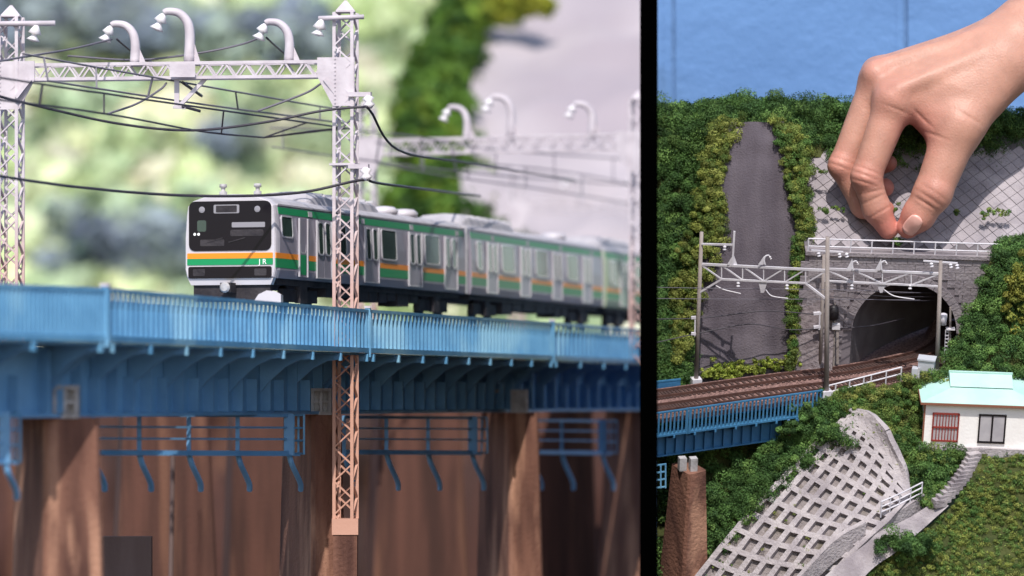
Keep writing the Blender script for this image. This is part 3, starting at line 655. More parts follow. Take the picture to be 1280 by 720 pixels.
# garden far behind
ruled('garden_bank', [(-300, 440, 545), (-300, 300, 585), (-300, 120, 640), (-300, -170, 740)], [(760, 440, 545), (760, 300, 585), (760, 120, 640), (760, -170, 740)], M['garden_green'], M_LEFT, Lc_, nu=70, nv=60, amp=9, freq=.075)
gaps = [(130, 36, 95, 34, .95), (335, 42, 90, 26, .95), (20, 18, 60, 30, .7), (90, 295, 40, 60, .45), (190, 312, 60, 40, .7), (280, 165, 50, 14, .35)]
pts = []
while len(pts) < 420:
    px, py = rng.uniform(-200, 640), rng.uniform(-120, 400); pr = 0.03
    for (gx, gy, a, b, s) in gaps: pr = max(pr, s * math.exp(-((px - gx) / a) ** 4 - ((py - gy) / b) ** 4))
    if rng.random() > pr: pts.append(L(px, py, 545 + (440 - py) * .29 + rng.uniform(-8, 2)))
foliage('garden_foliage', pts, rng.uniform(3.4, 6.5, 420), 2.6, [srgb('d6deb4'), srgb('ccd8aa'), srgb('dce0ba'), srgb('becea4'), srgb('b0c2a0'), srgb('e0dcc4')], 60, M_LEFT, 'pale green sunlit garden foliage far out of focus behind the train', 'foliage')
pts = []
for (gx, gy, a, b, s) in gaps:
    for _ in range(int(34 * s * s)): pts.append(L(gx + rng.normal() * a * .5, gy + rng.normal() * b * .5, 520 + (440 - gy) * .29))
foliage('shade_gap_foliage', pts, rng.uniform(2.5, 4.5, len(pts)), 1.8, [srgb('8a95a4'), srgb('98a4a8'), srgb('7c8898'), srgb('a2b0a6')], 50, M_LEFT, 'slate coloured foliage standing in for shaded gaps between the pale garden plants', 'foliage')  # deep shadow between the plants is put into the slate leaf colours
# =================================================================== RIGHT DIORAMA: tunnel mouth on a hillside (authored in cm)
M['conc'] = mat('pale_concrete', srgb('b0a8aa'), 0.85, srgb('9a9296'), 14, 0.5, 60, third=srgb('837b80'), tscale=3, detail=10)
M['concd'] = mat('joint_concrete', srgb('6a6468'), 0.9, srgb('5c565a'), 14, 0.3, 60)
M['tile'] = mat('slope_tile_concrete', srgb('989095'), 0.85, srgb('878086'), 10, 0.35, 70, third=srgb('a49ca1'), tscale=3)
M['asphalt'] = mat('dark_sprayed_wall', srgb('59525a'), 0.9, srgb('4b444c'), 10, 0.4, 90, stretch=(1, 1, .22), third=srgb('655d64'), tscale=3, detail=12)
M['rough'] = mat('rough_stone_wall', srgb('857b7e'), 0.9, srgb('6a6064'), 22, 1.0, 26)
M['block'] = mat('portal_blocks', srgb('8a8287'), 0.85, srgb('7e767c'), 16, 0.4, 60, third=srgb('968e92'), tscale=5)
M['bore'] = mat('tunnel_lining', srgb('6c666a'), 0.9, srgb('585256'), 6, 0.2, 40)
M['ballast'] = mat('reddish_ballast', srgb('a3817a'), 0.95, srgb('6f5450'), 70, 1.0, 120, lo=.4, hi=.6)
M['rust'] = mat('rusty_rail', srgb('5c4038'), 0.6, srgb('47302c'), 20)
M['sleeper'] = mat('dark_sleeper', srgb('4e3a36'), 0.9, srgb('3c2c2a'), 30)
M['pole'] = mat('concrete_pole', srgb('9c928e'), 0.7, srgb('857b78'), 12, 0.1, 60, stretch=(1, 1, .3))
M['galv'] = mat('galvanised_white', srgb('d2cfd6'), 0.45, srgb('c0bcc4'), 10)
M['hwall'] = mat('house_wall_white', srgb('fbf8f6'), 0.7, srgb('f4f0ee'), 6, 0.1, 60)
M['hroof'] = mat('house_roof_turquoise', srgb('b0d2ca'), 0.6, srgb('a4c8c0'), 6, 0.1, 50)
M['eave'] = mat('eave_brown', srgb('8a5a48'), 0.7)
M['redbar'] = mat('red_brown_bars', srgb('8c3a34'), 0.6)
M['pane'] = mat('pale_pane', srgb('b8b4b8'), 0.25, srgb('a8a4aa'), 12)
M['dark'] = mat('dark_frame', srgb('1e1a1e'), 0.5)
M['boxg'] = mat('cabinet_grey', srgb('b6b8c0'), 0.5, srgb('a8aab2'), 6)
M['earthr'] = mat('planted_earth', srgb('4c5028'), 0.95, srgb('343c1c'), 10, 0.6, 40)
M['sand'] = mat('cell_grit', srgb('938a8a'), 0.95, srgb('7c7474'), 20, 0.6, 80, third=srgb('6a6258'), tscale=6)
Rc = lambda px, py, y: Rp(px, py, y=y)
GD = [srgb('50703a'), srgb('426032'), srgb('5c7c42'), srgb('466436'), srgb('6a8848'), srgb('38542e')]     # dark tree foam
GY = [srgb('7b8440'), srgb('878f48'), srgb('66763a'), srgb('8f9550'), srgb('586e36')]     # yellow green shrub foam
GM = [srgb('5c783c'), srgb('6c8444'), srgb('4e6e38'), srgb('7a8a48')]

# --- terrain sheets
PH1 = ruled('hillside_left', [(820, 492, 2.6), (820, 400, 5), (820, 300, 8), (820, 200, 11), (820, 144, 13), (820, 150, 17)], [(862, 486, 2.6), (866, 410, 5), (892, 300, 8), (915, 200, 10.5), (930, 135, 13), (930, 145, 17)], M['earthr'], M_RIGHT, Rc, amp=.3)
PH2 = ruled('hillside_top', [(915, 178, 10.5), (920, 150, 12.3), (925, 132, 13.5), (925, 140, 17)], [(1450, 265, 11.0), (1450, 200, 12.6), (1450, 160, 14), (1450, 165, 18)], M['earthr'], M_RIGHT, Rc, nu=24, amp=.7, freq=.5)
PH3 = ruled('hillside_right', [(1168, 484, -.3), (1186, 440, 1.0), (1215, 385, 2.4), (1238, 325, 3.4), (1250, 305, 5.0)], [(1450, 540, -1.8), (1450, 450, .8), (1450, 375, 2.2), (1450, 300, 3.4), (1450, 275, 5.0)], M['earthr'], M_RIGHT, Rc, amp=.25)
PH4 = ruled('bank_below_track', [(850, 760, -5), (872, 650, -3.4), (905, 592, -2.2), (985, 545, -1.6), (1035, 497, -1.0), (1100, 484, -.9), (1175, 470, -.6), (1290, 505, -1.0)], [(862, 780, -6), (935, 652, -4.8), (995, 592, -3.4), (1045, 550, -2.4), (1090, 528, -2.4), (1125, 560, -3.3), (1160, 585, -4.0), (1290, 570, -3.4)], M['earthr'], M_RIGHT, Rc, nu=8, nv=40, amp=.15)
PH5 = ruled('grass_slope', [(1020, 800, -11), (1065, 735, -9.6), (1110, 695, -8.2), (1148, 668, -7), (1190, 632, -5.8), (1212, 600, -5.0), (1226, 574, -4.2)], [(1450, 880, -11), (1450, 806, -9.6), (1450, 752, -8.2), (1450, 700, -7), (1450, 646, -5.8), (1450, 602, -5.0), (1450, 560, -4.0)], M['earthr'], M_RIGHT, Rc, nu=20, nv=30, amp=.2)
PH6 = ruled('bush_bank', [(1100, 545, -3.2), (1128, 575, -3.6), (1138, 615, -5.0), (1150, 628, -5.6)], [(1235, 568, -3.9), (1210, 590, -4.6), (1192, 618, -5.4), (1170, 636, -6.0)], M['earthr'], M_RIGHT, Rc, amp=.1)

VAL = ruled('valley_slope', [(821, 500, 2.6), (821, 540, .5), (821, 620, -2.0), (821, 760, -5.0)], [(990, 480, 2.6), (985, 522, .5), (960, 605, -2.0), (880, 760, -5.0)], M['earthr'], M_RIGHT, Rc, amp=.1)
fl = MB().poly([(-1, -.6, -.78), (14, -.6, -.78), (14, 16.5, -.78), (-1, 16.5, -.78)], [(0, 1, 2, 3)])
single('track_ground', fl, M['ballast'], panel=M_RIGHT, kind='structure')
# --- track bed
tc = [(-13.0, -4.6), (-11.0, -3.7), (-8, -2.4), (-3, -.2), (1.5, 1.6), (4.6, 3.3), (7.2, 5.2), (9.0, 8.0), (10, 12)]
tcl = smooth_line([Vector((x, y, 0)) for x, y in tc], 14)
def offs(line, o, z):
    out = []
    for i, p in enumerate(line):
        t = (line[min(i+1, len(line)-1)] - line[max(i-1, 0)]).normalized(); out.append(p + Vector((-t.y, t.x, 0)) * o + Vector((0, 0, z)))
    return out
def rpx(p): q = M_RIGHT @ p - CAM; return 640 + q.x / q.y * F
def clipl(line):
    k = next(i for i, p in enumerate(line) if rpx(p) >= 811)
    if k == 0: return line
    a, b = rpx(line[k-1]), rpx(line[k]); c = line[k-1].lerp(line[k], (811 - a) / (b - a))
    return [c] * k + list(line[k:])
def ribbon(a, b, mb=None):
    mb = mb or MB(); n = len(a); mb.poly(list(a) + list(b), [(i, i + 1, n + i + 1, n + i) for i in range(n - 1)]); return mb
bed = MB()
prof = [(-1.9, -.7), (-1.85, -.18), (2.15, -.18), (2.6, -.75)]
ls = [clipl(offs(tcl, o, z)) for o, z in prof]
for i in range(3): ribbon(ls[i], ls[i+1], bed)
TB = tag(link('track_bed', bed.mesh('track_bed'), M['ballast']), kind='structure'); TB.matrix_world = M_RIGHT; BASE[TB.name] = Vector()
slm = MB()
for o in (-1.05, 1.05):
    ln = offs(tcl, o, -.15); acc = 0
    for i in range(len(ln) - 1):
        seg = (ln[i+1] - ln[i]).length; t = (ln[i+1] - ln[i]).normalized(); acc += seg
        k = int(acc / .36)
        for j in range(max(1, k)):
            p = ln[i].lerp(ln[i+1], (j + .5) / max(1, k))
            if rpx(p) > 818: slm.box(p, (.16, 1.35, .08), math.atan2(t.y, t.x))
        acc = 0
part(TB, 'sleepers', slm, M['sleeper'], kind='stuff')
for o in (-1.05 - .47, -1.05 + .47, 1.05 - .47, 1.05 + .47):
    rl = offs(tcl, o, 0); m_ = MB()
    a = clipl(offs(tcl, o - .035, .04)); b = clipl(offs(tcl, o + .035, .04)); ribbon(a, b, m_); ribbon([p - Vector((0, 0, .17)) for p in a], a, m_); ribbon(b, [p - Vector((0, 0, .17)) for p in b], m_)
    part(TB, 'rail', m_, M['rust'])

# --- blue bridge end
def rbridge():
    Pa = Rp(812, 523, y=-6.1); Pb = Rp(1028, 487, y=-1.35)
    zt_ = (Pa.z + Pb.z) / 2
    Pa.z = Pb.z = 0; t = Pb - Pa; Ls = t.length; t.normalize(); n = Vector((t.y, -t.x, 0)); up = Vector((0, 0, 1))
    q = lambda s, o, z: Pa + t * s + n * o + up * z
    T = thing('bridge_span', 'blue railed bridge span leading to the tunnel from the divider', 'bridge span', q(Ls/2, -.6, -2.5), M_RIGHT, 'blue girder spans of the bridge')
    z1, z0 = .1, -1.45
    j = 2.65
    for a, b in ((0, j - .05), (j + .05, Ls)):
        part(T, 'top_rail', MB().bar(q(a, 0, z1), q(b, 0, z1), .1, .09), M['blue2']); part(T, 'bottom_rail', MB().bar(q(a, 0, z0), q(b, 0, z0), .12, .12), M['blue2'])
        nb = int((b - a) / .26)
        for k in range(nb): s = a + .1 + (b - a - .2) * k / (nb - 1); piece(T, 'railing_bar', q(s, 0, z0), q(s, 0, z1), .11, .06, M['blue2'])
        for s in (a + .04, b - .04): part(T, 'end_post', MB().bar(q(s, 0, z0 - .1), q(s, 0, z1 + .06), .13, .13), M['blue2'])
    part(T, 'walkway_deck', MB().bar(q(0, -.45, z0 - .04), q(Ls, -.45, z0 - .04), .86, .06), M['blue2'])
    gl = Ls - 2.4
    part(T, 'girder_web', MB().bar(q(0, -.75, z0 - .8), q(gl, -.75, z0 - .8), .08, 1.55), M['blue3'])
    part(T, 'bottom_flange', MB().bar(q(0, -.7, z0 - 1.6), q(gl + .05, -.7, z0 - 1.6), .4, .09), M['blue3'])
    for k in range(15): s = .2 + (gl - .3) * k / 14; piece(T, 'stiffener', q(s, -.62, z0 - 1.55), q(s, -.62, z0 - .1), .07, .22, M['blue3'], up=n)
    for k in range(9):
        s = .25 + (Ls - .6) * k / 8; b = part(T, 'bracket', MB().prism([q(s, .05, z0 - .07), q(s, .05, z0 - .2), q(s, -.55, z0 - .5), q(s, -.72, z0 - .5), q(s, -.72, z0 - .07)], t * .07), M['blue3'])
        part(b, 'bracket_end', MB().box(q(s + .03, .08, z0 - .14), (.12, .08, .16), math.atan2(t.y, t.x)), M['blue2'])
    part(T, 'deck_fill', MB().bar(q(2.2, -2.0, -.85), q(Ls - 2.6, -2.0, -.85), 2.2, .5), M['blue3'])
    return q, t, n, Ls
qr, tr_, nr_, Lr = rbridge()
Pa = Rp(813, 478, y=1.6); Pb = Rp(851, 474, y=1.95); b = Pb - Pa; b.normalize()
T = thing('railing_panel', 'short blue railing end on the far side of the track by the divider', 'railing', Pa + Vector((0, 0, -.7)), M_RIGHT)
part(T, 'panel_plate', MB().bar(Pa + Vector((0, 0, -.5)), Pb + Vector((0, 0, -.5)), .06, 1.0), M['blue3']); part(T, 'top_rail', MB().bar(Pa, Pb, .1, .1), M['blue2']); part(T, 'bottom_rail', MB().bar(Pa - Vector((0, 0, 1)), Pb - Vector((0, 0, 1)), .1, .1), M['blue2'])
# pier
c = Rp(861, 584, y=-4.9); T = thing('bridge_pier', 'brown pier under the end of the tunnel model bridge', 'pier', c - Vector((0, 0, 9)), M_RIGHT, 'brown bridge piers')
def taper(c, w0, d0_, w1, d1_, h, rz):
    a = Vector((math.cos(rz), math.sin(rz), 0)); b = Vector((-math.sin(rz), math.cos(rz), 0)); P_ = []
    for (wd, dd, z) in ((w1, d1_, -h), (w0, d0_, 0)):
        for x, y in ((-.5, -.42), (-.42, -.5), (.42, -.5), (.5, -.42), (.5, .42), (.42, .5), (-.42, .5), (-.5, .42)): P_.append(c + a * x * wd + b * y * dd + Vector((0, 0, z)))
    return MB().poly(P_, [tuple(reversed(range(8))), tuple(range(8, 16))] + [(i, (i + 1) % 8, 8 + (i + 1) % 8, 8 + i) for i in range(8)])
part(T, 'shaft', taper(c, 1.35, 2.0, 2.3, 3.0, 10, R(34)), M['pier'])
for e in (-.42, .42):
    part(T, 'bearing', MB().box(c + Vector((e * .8 - .1, -.45, .42)), (.45, .45, .84), R(15)), M['steelgrey'])
T = thing('inspection_gallery', 'small blue ladder frame hanging beside the divider under the bridge', 'gallery', Rp(824, 600, y=-5.6), M_RIGHT, 'blue inspection galleries under the bridge')
for f in (0, .33, .66, 1): part(T, 'frame_bar', MB().bar(Rp(818, 582 + 28 * f, y=-5.6), Rp(833, 580 + 28 * f, y=-5.6), .08, .08), M['blue'])
for px in (819, 826, 832): part(T, 'frame_post', MB().bar(Rp(px, 581, y=-5.6), Rp(px, 610, y=-5.6), .09, .09), M['blue'])

# --- retaining walls
ruled('sprayed_retaining_wall', [(842, 488, 3.0), (842, 440, 4.0), (852, 380, 4.9), (878, 310, 6.2), (896, 240, 7.6), (902, 190, 8.9), (908, 152, 9.9)], [(1000, 480, 3.4), (1000, 440, 4.2), (1000, 380, 5.0), (1000, 310, 6.2), (998, 240, 7.6), (988, 185, 8.9), (980, 152, 9.9)], M['asphalt'], M_RIGHT, Rc, nu=30, nv=40, amp=.14, freq=.9, lab='dark sprayed concrete retaining wall rising to a point')
ruled('rough_wing_wall', [(992, 472, 3.0), (994, 420, 3.6), (999, 360, 4.3), (1004, 335, 4.6)], [(1040, 468, 2.6), (1042, 420, 3.2), (1042, 360, 4.0), (1042, 320, 4.6)], M['rough'], M_RIGHT, Rc, amp=.05, freq=2, lab='rough stone wing wall left of the tunnel portal')
ruled('vine_backing', [(935, 165, 11.0), (960, 195, 9.2), (978, 245, 7.9), (985, 300, 6.9), (985, 345, 6.2)], [(1014, 165, 11.4), (1012, 195, 9.6), (1008, 245, 7.9), (1010, 300, 6.7), (1004, 345, 5.6)], M['earthr'], M_RIGHT, Rc)
# --- tunnel portal
yP = 4.0; cx = Rp(1131, 400, y=yP).x; xl = Rp(1006, 330, y=yP).x; xr = Rp(1250, 330, y=yP).x; zt_ = Rp(1131, 321, y=yP).z; zc = Rp(1131, 353, y=yP).z; Rd = 3.32; z_s = zc - Rd
T = thing('tunnel_portal', 'grey block tunnel portal with dark arched mouth and ringed stones', 'tunnel portal', (cx, yP, -.3), M_RIGHT)
arch = [(cx - Rd, -.6)] + [(cx - Rd * math.cos(math.pi * k / 28), z_s + Rd * math.sin(math.pi * k / 28)) for k in range(29)] + [(cx + Rd, -.6)]
m_ = MB(); n_ = len(arch)
outer = []
for (x, z) in arch:
    f = (z - z_s); 
    outer.append((x, z))
# wall with hole: columns of quads outside the arch
pts = []; fs = []
top = zt_
for i, (x, z) in enumerate(arch): pts += [(x, yP, z), (x, yP, top)]
for i in range(n_ - 1): fs.append((2*i, 2*i+2, 2*i+3, 2*i+1))
k0 = len(pts); pts += [(xl, yP, -.6), (xl, yP, top), (xr, yP, -.6), (xr, yP, top)]
fs += [(k0, 0, 1, k0 + 1), (2*(n_-1), k0 + 2, k0 + 3, 2*(n_-1) + 1)]
# give the wall a top so that it has depth
k1 = len(pts); pts += [(xl, yP + 1.2, top), (xr, yP + 1.2, top)]; fs.append((k0 + 1, k0 + 3, k1 + 1, k1))
m_.poly(pts, fs); part(T, 'wall_core', m_, mat('portal_joint', srgb('787076'), .9, srgb('6e666c'), 14))
bore = MB(); S = 10; sk = [(cx + .45 * s + .05 * s * s, yP + 1.15 * s) for s in range(S + 1)]
for (ox, oy) in sk:
    for (x, z) in arch: bore.v.append(Vector((x - cx + ox, oy, z)))
for s in range(S):
    for i in range(n_ - 1): a = s * n_ + i; bore.f.append((a, a + 1, a + n_ + 1, a + n_))
bore.f.append(tuple(S * n_ + i for i in range(n_)))
part(T, 'bore_lining', bore, M['bore'], True)
nv = 27
for k in range(nv):
    a0 = math.pi * (k + .04) / nv; a1 = math.pi * (k + .96) / nv
    P_ = []
    for r_ in (Rd - .02, Rd + .52):
        for a in ((a0, a1) if r_ < Rd else (a1, a0)): P_.append((cx - r_ * math.cos(a), yP - .09, z_s + r_ * math.sin(a)))
    part(T, 'arch_stone', MB().prism(P_, (0, .2, 0)), M['block'])
rows = 15; hrow = (zt_ + .2) / rows; bmesh_ = MB().box((0, 0, 0), (1.0, .1, hrow * .94)).mesh('portal_block'); bmesh_.materials.append(M['block'])
for r_ in range(rows):
    z = -.2 + hrow * (r_ + .5); x = xl + (.25 if r_ % 2 else .75)
    while x < xr - .3:
        dx = abs(x - cx); clear = (dx - .5 > Rd + .5) if z < z_s else (math.hypot(max(0, dx - .5), z - z_s - hrow / 2) > Rd + .5)
        lo = 0
        if clear: placed(T, 'portal_block', bmesh_, Matrix.Translation(Vector((x, yP - .01 - random.uniform(0, .012), z)) - BASE[T.name]))
        elif z >= z_s or dx > Rd + .55:
            # a cut block fills up to the ring
            if z < z_s: e = Rd + .56
            else: e = math.sqrt(max(0, (Rd + .58) ** 2 - (z - z_s - hrow / 2) ** 2))
            a = max(e, dx - .5); bb = dx + .48
            if bb - a > .12:
                sg = 1 if x > cx else -1; part(T, 'cut_block', MB().box((cx + sg * (a + bb) / 2, yP - .03, z), (bb - a, .1, hrow * .93)), M['block'])
        x += 1.03
part(T, 'coping', MB().box(((xl + xr) / 2, yP + .35, zt_ + .1), (xr - xl, 1.1, .24)), M['block'])
# white handrail on top
T = thing('parapet_handrail', 'white two-rail handrail along the top of the tunnel portal', 'handrail', ((xl + xr) / 2, yP, zt_ + .22), M_RIGHT)
for z in (.3, .8):
    part(T, 'rail', MB().tube([(xl + .15, yP, zt_ + .22 + z), (xr - .15, yP, zt_ + .22 + z)], .05, 6), M['galv'])
for k in range(10):
    x = xl + .15 + (xr - xl - .3) * k / 9; part(T, 'post', MB().tube([(x, yP, zt_ + .22), (x, yP, zt_ + 1.04)], .05, 6), M['galv'])
# --- tiled slope above the portal
s0 = Vector((0, yP + 1.0, zt_ + .1)); s1 = Vector((0, 11.5, zt_ + 4.6)); sdir = (s1 - s0); sL = sdir.length; sdir.normalize(); snor = Vector((0, -sdir.z, sdir.y))
SL = tag(link('tiled_slope', MB().poly([s0 + Vector((xl, 0, 0)), s0 + Vector((15, 0, 0)), s0 + sdir * (sL + 1.5) + Vector((15, 0, 0)), s0 + sdir * (sL + 1.5) + Vector((xl - .3, 0, 0))], [(0, 1, 2, 3)]).mesh('tiled_slope'), M['concd']), kind='structure'); SL.matrix_world = M_RIGHT
SL['label'] = 'pale concrete slope of diagonal tiles above the tunnel'
pt = .67; tm = MB().box((0, 0, 0), (pt * .95, pt * .95, .08)).mesh('slope_tile'); tm.materials.append(M['tile'])
X = Vector((1, 0, 0)); cnt = 0
ang = R(40)
ua = X * math.cos(ang) + sdir * math.sin(ang); va = -X * math.sin(ang) + sdir * math.cos(ang)
for i in range(-26, 27):
    for j in range(-26, 27):
        p = Vector((6, 0, 0)) + ua * pt * i + va * pt * j
        fx = p.x; fs_ = p.dot(sdir)
        if xl + .2 < fx < 13.0 and .3 < fs_ < sL + .2 and cnt < 300:
            o = link('slope_tile', tm, None, SL); mt = Matrix((ua, va, snor)).transposed().to_4x4(); mt.translation = s0 + p + snor * (.02 + random.uniform(-.012, .012)); o.matrix_local = mt; cnt += 1
# --- catenary of the tunnel model
GRM = 'concrete pole catenary portals by the tunnel'
def pole(T, px_b, py_b, px_t, py_t, y, r=.13, base=True):
    b = Rp(px_b, py_b, y=y); t = Rp(px_t, py_t, y=y)
    part(T, 'pole', MB().tube([b, b.lerp(t, .5), t], [r * 1.15, r * 1.05, r * .92], 10), M['pole'], True)
    if base: part(T, 'pole_footing', MB().box(b + Vector((0, 0, .02)), (.62, .6, .42), R(15)), M['galv'])
    return b, t
def rlamp(T, px, py, y, k=.42, tall=0.2):   # little gooseneck with insulator, leaning right
    b = Rp(px, py, y=y); gooseneck(T, b, k, -1, .16, M['galv'], tall=tall)
def truss(T, tl, tr, bl, br, y0, y1, npan):
    yy = lambda px: y0 + (y1 - y0) * (px - tl[0]) / (tr[0] - tl[0])
    pt_ = lambda a: Rp(a[0], a[1], y=yy(a[0]))
    part(T, 'top_chord', MB().bar(pt_(tl), pt_(tr), .12, .14), M['galv']); part(T, 'bottom_chord', MB().bar(pt_(bl), pt_(br), .11, .11), M['galv'])
    for k in range(npan + 1):
        f = k / npan; a = (bl[0] + (br[0] - bl[0]) * f, bl[1] + (br[1] - bl[1]) * f)
        ft = (a[0] - tl[0]) / (tr[0] - tl[0]); u = (a[0], tl[1] + (tr[1] - tl[1]) * ft)
        piece(T, 'truss_post', pt_(a), pt_(u), .07, .07, M['galv'])
        if k < npan:
            f2 = (k + 1) / npan; a2 = (bl[0] + (br[0] - bl[0]) * f2, bl[1] + (br[1] - bl[1]) * f2); u2 = (a2[0], tl[1] + (tr[1] - tl[1]) * ((a2[0] - tl[0]) / (tr[0] - tl[0])))
            if k < npan / 2: piece(T, 'truss_diagonal', pt_(u), pt_(a2), .08, .08, M['galv'])
            else: piece(T, 'truss_diagonal', pt_(a), pt_(u2), .08, .08, M['galv'])
    piece(T, 'truss_diagonal', pt_(tl), pt_(bl), .08, .08, M['galv']); piece(T, 'truss_diagonal', pt_(br), pt_(tr), .08, .08, M['galv'])
    return pt_
T = thing('catenary_portal', 'left catenary portal with white truss between two slim poles before the dark wall', 'catenary portal', Rp(870, 476, y=1.9), M_RIGHT, GRM)
pole(T, 870, 477, 877, 290, 1.9); pole(T, 1033, 492, 1034.5, 296, -1.2, .14)
pt_ = truss(T, (875, 330), (1034, 338), (902, 349), (1007, 354), 1.9, -1.2, 4)
part(T, 'knee_brace', MB().bar(Rp(872, 367, y=1.9), pt_((902, 349)), .11, .11), M['galv']); part(T, 'knee_brace', MB().bar(pt_((1007, 354)), Rp(1033, 374, y=-1.2), .12, .12), M['galv'])
rlamp(T, 955, 331, 0.3, .42, .25)
part(T, 'arm_post', MB().bar(Rp(915.5, 332, y=1.1), Rp(918, 289, y=1.1), .12, .12), M['galv']); part(T, 'arm_foot', MB().prism([Rp(909, 331, y=1.1), Rp(922, 332, y=1.1), Rp(917, 318, y=1.1)], (0, .08, 0)), M['galv'])
part(T, 'cross_arm', MB().bar(Rp(877, 305, y=1.8), Rp(916, 306, y=1.1), .11, .11), M['galv'])
part(T, 'insulator', MB().lathe([(.05, 0), (.12, .08), (.06, .14), (.12, .26)], Rp(906, 307, y=1.2), (0, 0, -1), 8), M['galv'])
for px, py in ((923, 352), (984, 355)): part(T, 'insulator', MB().lathe([(.06, 0), (.12, .1), (.06, .18), (.12, .3)], pt_((px, py)), (0, 0, -1), 8), M['galv'])
part(T, 'hanging_support', MB().prism([pt_((948, 352)), pt_((959, 353)), pt_((955, 366)), pt_((951, 366))], (0, .1, 0)), M['galv'])
part(T, 'pull_off_arm', MB().tube(smooth_line([pt_((895, 357)), pt_((905, 362)), pt_((926, 367))], 4), .04, 5), M['galv']); part(T, 'pull_off_arm', MB().tube(smooth_line([pt_((957, 362)), pt_((965, 370)), pt_((985, 373))], 4), .04, 5), M['galv'])
part(T, 'feeder_bracket', MB().bar(Rp(864, 397, y=1.9), Rp(870, 397, y=1.9), .16, .16), M['galv']); part(T, 'feeder_bracket', MB().bar(Rp(864, 417, y=1.9), Rp(870, 417, y=1.9), .16, .16), M['galv']); part(T, 'feeder_bracket', MB().bar(Rp(869, 395, y=1.88), Rp(868.5, 420, y=1.88), .09, .09), M['galv'])
part(T, 'pole_base', MB().box(Rp(1033, 496, y=-1.2), (.42, .42, .8), R(15)), M['conc'])
T = thing('catenary_portal', 'right catenary portal with white truss directly in front of the tunnel mouth', 'catenary portal', Rp(1026, 465, y=3.2), M_RIGHT, GRM)
pole(T, 1025, 466, 1030, 318, 3.0, .11); pole(T, 1171, 464, 1176, 326, .6, .13, False)
part(T, 'pole_footing', MB().box(Rp(1171, 464, y=.6), (.3, .3, .3)), M['galv'])
pt_ = truss(T, (1031, 336), (1176, 342), (1031, 351), (1175, 358), 3.0, .6, 4)
part(T, 'hanging_support', MB().prism([pt_((1096, 355)), pt_((1107, 356)), pt_((1103, 366)), pt_((1100, 366))], (0, .1, 0)), M['galv'])
for px in (1065, 1138): part(T, 'insulator', MB().lathe([(.06, 0), (.12, .1), (.06, .18), (.12, .3)], pt_((px, 355)), (0, 0, -1), 8), M['galv'])
for px in (1065, 1101): rlamp(T, px, 338, 2.0 if px < 1080 else 1.6, .36, .5)
part(T, 'pull_off_arm', MB().tube(smooth_line([pt_((1105, 362)), pt_((1118, 370)), pt_((1143, 374))], 4), .04, 5), M['galv'])
part(T, 'cross_arm', MB().bar(Rp(1154, 326, y=.6), Rp(1197, 329, y=.6), .1, .09), M['galv']); part(T, 'cross_arm', MB().bar(Rp(1014, 313, y=3.0), Rp(1054, 315, y=3.0), .1, .09), M['galv'])
for px, py, y in ((1164, 328, .6), (1188, 329, .6), (1196, 330, .6), (1023, 315, 3.0), (1049, 316, 3.0), (1058, 316, 3.0)):
    part(T, 'insulator', MB().lathe([(.05, 0), (.13, .08), (.06, .14), (.13, .26)], Rp(px, py, y=y), (.2, 0, -1), 8), M['galv'])
part(T, 'feeder_bracket', MB().bar(Rp(1017, 392, y=3.0), Rp(1027, 391, y=3.0), .2, .16), M['galv']); part(T, 'feeder_bracket', MB().bar(Rp(1017, 409, y=3.0), Rp(1026, 408, y=3.0), .2, .16), M['galv'])
part(T, 'feeder_bracket', MB().bar(Rp(1025, 390, y=2.95), Rp(1024, 412, y=2.95), .09, .09), M['galv'])
def rwire(label, pts, r=.035, m='wire'):
    return single('overhead_wire', MB().tube(smooth_line([Rp(p[0], p[1], y=p[2]) for p in pts], 8), r, 5), M[m], label, 'wire', M_RIGHT, 'overhead wires by the tunnel', smooth=True)
rwire('upper black feeder cable arching across the dark wall to the wing wall pole', [(812, 399, 1.5), (866, 398, 1.9), (900, 395, 2.2), (950, 389, 2.6), (985, 390, 2.8), (1020, 393, 3.0)])
rwire('lower black feeder cable arching across the dark wall', [(812, 430, 1.5), (866, 418, 1.9), (900, 411, 2.2), (940, 405, 2.6), (985, 412, 2.8), (1020, 411, 3.0)])
rwire('black cable running from the wing wall pole into the tunnel', [(1024, 410, 3.0), (1050, 410, 3.6), (1090, 407, 3.9), (1130, 398, 5.5)])
for k, (a, b, c_) in enumerate([((812, 359), (930, 361), (1035, 362)), ((812, 373), (930, 374), (1035, 374))]):
    rwire(['upper thin grey contact wire across the left catenary portal', 'lower thin grey contact wire across the left catenary portal'][k], [(*a, -.6), (*b, .7), (*c_, 1.4), (1150, 366 + 9 * k, 3.6)], .022, 'wirel')
for k in range(3):
    rwire(['thin wire to the tunnel crown, topmost', 'thin wire to the tunnel crown, middle', 'thin wire to the tunnel crown, lowest'][k], [(1033, 352 + 9 * k, 2.0), (1100, 365 + 5 * k, 3.0), (1170, 366 + 5 * k, 4.6)], .02, 'wire')
